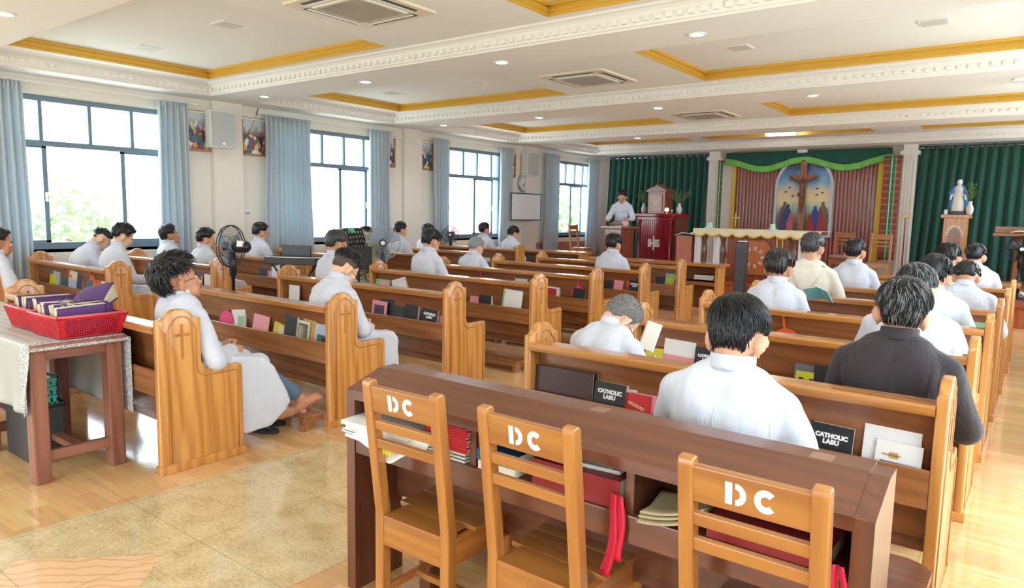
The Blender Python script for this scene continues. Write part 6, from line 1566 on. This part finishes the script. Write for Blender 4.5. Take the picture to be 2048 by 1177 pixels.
# ------------------------------------------------------------------ standing fans
def stand_fan(x, y, zc, face, label, m, cage, R=.205, blade=None, zb=0, badge=True):
    r = thing('standing_fan', label, 'fan', (x, y, zb), 0, 'standing electric fans')
    MB().lathe([(.0, 0), (.2, 0), (.2, .015), (.16, .03), (.04, .05), (.03, .1)], 28).build('base', m, r, smooth=True)
    MB().lathe([(.03, .04), (.028, .35), (.018, .36), (.018, zc-.32-zb), (.034, zc-.3-zb), (.038, zc-.18-zb), (.03, zc-.06-zb)], 14).build('pole', m, r, smooth=True)
    a = math.atan2(face[1], face[0]); M = T(0, 0, zc-zb) @ RZ(a) @ RY(pi/2)   # local z = facing direction
    MB().lathe([(.0, -.2), (.045, -.195), (.062, -.17), (.065, -.06), (.05, -.03), (.0, -.03)], 20, (0, 0, 0), M, cap=False).build('motor_housing', m, r, smooth=True)
    e = MB().box(-.06, .0, -.025, .03, -.17, -.11, M @ T(0, .055, 0) @ RZ(.2)); e.build('label_plate', M_WHITE, r) if badge else None
    for nm, z0, zr in (('rear_cage', -.03, -.0), ('front_cage', .085, .03)):
        g = MB()
        for i in range(40):
            t = 2*pi*i/40; c, s = math.cos(t), math.sin(t)
            g.tube([M @ Vector((c*.05, s*.05, z0)), M @ Vector((c*R*.75, s*R*.75, lerp(z0, zr, .3))), M @ Vector((c*R, s*R, zr))], .0016, 4, False)
        for rr, z in ((.05, z0), (R*.5, lerp(z0, zr, .15)), (R, zr)): g.ring((0, 0, 0), rr, .003 if rr < R else .006, 36, 5, M @ T(0, 0, z))
        g.build(nm, cage, r, smooth=True)
    h = MB().lathe([(.0, .1), (.03, .098), (.048, .09), (.05, .08)], 20, (0, 0, 0), M, cap=False); ho = h.build('hub_badge', m, r, smooth=True)
    MB().cyl((0, 0, 0), .028, .0985, .101, 18, M).build('badge_disc', M_WHITE, ho)
    bl = blade or m
    for i in range(3):
        Mb = M @ RZ(i*2*pi/3)
        MB().slab(lambda u, v: Mb @ Vector((lerp(.03, R*.88, u), (v-.5)*lerp(.06, .19, u**.7)+.02*u, .035+(v-.5)*.05)), 8, 6, .002).build('blade', bl, r, smooth=True)
    MB().lathe([(.03, .01), (.035, .05), (.0, .055)], 16, (0, 0, 0), M, cap=False).build('hub', bl, r, smooth=True)
M_BLADE = mat('smoky_translucent_blade', (150, 170, 190), .2, alpha=.45); M_CAGE = mat('grey_wire_cage', (150, 156, 164), .4)
stand_fan(-6.72, 4.04, 1.195, (-.918, -.379), 'black standing fan seen from behind, in the aisle near the windows', M_BLACK, M_DARK, .215, M_BLADE)
stand_fan(-6.75, 6.14, 1.185, (.74, -.67), 'pale standing fan facing the camera behind the carved pew end', M_DARK, M_CAGE, .215, M_BLADE)
stand_fan(-10.2, 11.2, 1.1, (.6, -.8), 'distant dark fan before the third window', M_DARK, M_DARK, .17, M_BLADE)
stand_fan(-.36, 14.0, 1.17, (.1, -1), 'dark fan cut by the right edge of the photo', M_BLACK, M_BLACK, .21, None, PZ)

# ------------------------------------------------------------------ column loudspeaker, music stand, covered keyboard
r = thing('column_loudspeaker', 'tall black column loudspeaker standing in the aisle before the altar', 'loudspeaker', (-2.95, 8.45, 0), .15)
MB().bev(-.065, .065, -.08, .08, .04, 1.3, .012).build('cabinet', M_BLACK, r); MB().box(-.05, .05, -.082, -.08, .1, 1.22).build('grille', M_DARK, r); MB().bev(-.2, .2, -.2, .2, 0, .04, .01).build('base_plate', M_BLACK, r); MB().bev(-.045, .045, -.05, .05, 1.3, 1.312, .003).build('top_label', M_WHITE, r)
def music_stand(x, y, zt, rz, label, holes=True):
    r = thing('music_stand', label, 'music stand', (x, y, 0), rz, 'black music stands')
    M = T(0, 0, zt-.3) @ RX(-.3); b = MB(); W, H = .25, .3
    nx, nz = (6, 5)
    for i in range(nx+1): b.box(lerp(-W, W, i/nx)-.024, lerp(-W, W, i/nx)+.024, -.002, .002, 0, H, M) if holes else None
    for k in range(nz+1): b.box(-W-.024, W+.024, -.002, .002, lerp(0, H, k/nz)-.018, lerp(0, H, k/nz)+.018, M) if holes else None
    if not holes: b.box(-W, W, -.002, .002, 0, H, M)
    b.build('desk', M_BLACK, r); MB().box(-W-.02, W+.02, -.05, .0, -.02, -.016, M).build('ledge', M_BLACK, r)
    MB().tube([(0, 0, .25), (0, .02, zt-.2)], .012, 8).build('shaft', M_BLACK, r)
    for i in range(3): a = i*2*pi/3; MB().tube([(0, 0, .3), (.16*math.cos(a), .16*math.sin(a), .01)], .009, 6).build('leg', M_BLACK, r)
music_stand(-6.80, 5.80, 1.36, 2.0, 'perforated black music stand with a green clip beside the camouflage cloth')
music_stand(-6.74, 5.62, 1.16, .9, 'plain black music stand lower in front of the perforated one', False)
r = thing('clip', 'green clip on the top corner of the perforated music stand', 'clip', (-6.72, 5.6, 1.34)); MB().bev(-.04, .05, -.012, .012, -.02, .03, .006).build('jaw', mat('green_plastic', (40, 176, 120), .4), r); MB().bev(-.06, -.03, -.01, .01, -.005, .02, .004).build('grip', mat('green_plastic_dark', (30, 140, 96), .4), r)
def camo():
    m, nt, b = newmat('camouflage_cloth'); L = nt.links.new; N = nt.nodes.new; tc = N('ShaderNodeTexCoord'); n = N('ShaderNodeTexNoise'); n.inputs['Scale'].default_value = 22; n.inputs['Detail'].default_value = 3; L(tc.outputs['Object'], n.inputs['Vector'])
    cr = N('ShaderNodeValToRGB'); cr.color_ramp.interpolation = 'CONSTANT'; e = cr.color_ramp.elements; st = [(0, (92, 84, 62)), (.42, (150, 148, 116)), (.52, (196, 194, 168)), (.6, (120, 124, 92))]
    while len(e) < 4: e.new(.9)
    for i, (p, c) in enumerate(st): e[i].position = p; e[i].color = S(*c)
    L(n.outputs['Fac'], cr.inputs[0]); L(cr.outputs[0], b.inputs['Base Color']); b.inputs['Roughness'].default_value = .9; return m
CAMO = camo()
r = thing('covered_instrument', 'upright instrument draped in camouflage cloth with a teal hem', 'instrument', (-7.22, 6.16, 0), .75)
b = MB().bev(-.3, .34, -.12, .16, .5, 1.2, .06); b.ball((-.1, .02, 1.24), (.24, .15, .14)); b.ball((.25, .02, 1.05), (.14, .14, .2)); fuse(b, 'camouflage_cover', CAMO, r, .018, 6, .012, 3)
MB().slab(lambda u, v: (.33*math.cos(u*2*pi), .17*math.sin(u*2*pi), lerp(.62, .5, v)), 40, 3, .006).build('teal_hem', mat('teal_cloth', (84, 120, 124), .8), r, smooth=True)
for x in (-.25, .25): MB().bev(x-.03, x+.03, -.1, .12, 0, .52, .005).build('leg', M_BLACK, r)
r = thing('keyboard', 'black and white electronic keyboard on a stand beside the third window pew', 'instrument', (-7.75, 5.52, 0), .5)
MB().bev(-.35, .35, -.13, .13, .88, .97, .012).build('case', M_DARK, r); MB().box(-.32, .32, -.12, .0, .97, .976).build('white_keys', M_WHITE, r); MB().bev(-.2, .2, .06, .09, .97, 1.12, .004).build('music_rest', M_BLACK, r)
b = MB()
for i in range(18): b.box(-.3+i*.034, -.285+i*.034, -.07, .0, .976, .984)
b.build('black_keys', M_BLACK, r)
for s in (-1, 1): MB().tube([(s*.3, 0, 0), (-s*.3, 0, .88)], .014, 8).build('stand_leg', M_BLACK, r)
# ------------------------------------------------------------------ trees outside
M_LEAF = [mat('tree_leaf_%d' % i, c, .6) for i, c in enumerate(((134, 164, 124), (144, 172, 126), (124, 156, 124)))]
def tree(x, y, zc, R, label, seed, n=900):
    rnd = random.Random(seed); r = thing('tree', label, 'tree', (x, y, -4.2), 0, 'trees outside the windows')
    b = MB().tube([(0, 0, 0), (.1, .1, (zc+4.2)*.5), (0, 0, zc+4.2)], .2, 8, True, [.25, .18, .06]); b.build('trunk', mat('tree_bark_%d' % seed, (120, 104, 88), .9), r)
    f = MB()
    for i in range(n):
        d = Vector((rnd.gauss(0, 1), rnd.gauss(0, 1), rnd.gauss(0, .8))).normalized()*R*rnd.uniform(.3, 1)**.5*(1+.3*math.sin(i))
        c = Vector((0, 0, zc+4.2))+d; a = Vector((rnd.uniform(-1, 1), rnd.uniform(-1, 1), rnd.uniform(-1, 1))).normalized()*R*.11; e = a.orthogonal().normalized()*R*.06
        f.add([c-a, c+e, c+a, c-e], [(0, 1, 2, 3)])
    f.build('foliage', M_LEAF[seed % 3], r)
tree(-17.5, 6.55, .95, 1.05, 'leafy tree outside the nearest window, behind the bowing men', 1, 800)
tree(-20, 12.6, .2, .8, 'low tree outside the second window', 2, 700); tree(-15, 22.0, 1.3, 1.3, 'bushy tree outside the farthest window', 4, 1100)
r = thing('distant_roof', 'pinkish roof edge of a building outside the third window', 'building', (-19, 20.6, -4.2)); MB().box(-3, 3, -3, 3, 0, 4.2).build('wall', mat('pale_house_wall', (226, 214, 210), .8), r); MB().prism([(-3.5, 4.1), (3.5, 4.1), (0, 5.3)], 'x', -3.5, 3.5).build('roof', mat('pinkish_roof', (196, 120, 140), .7), r)
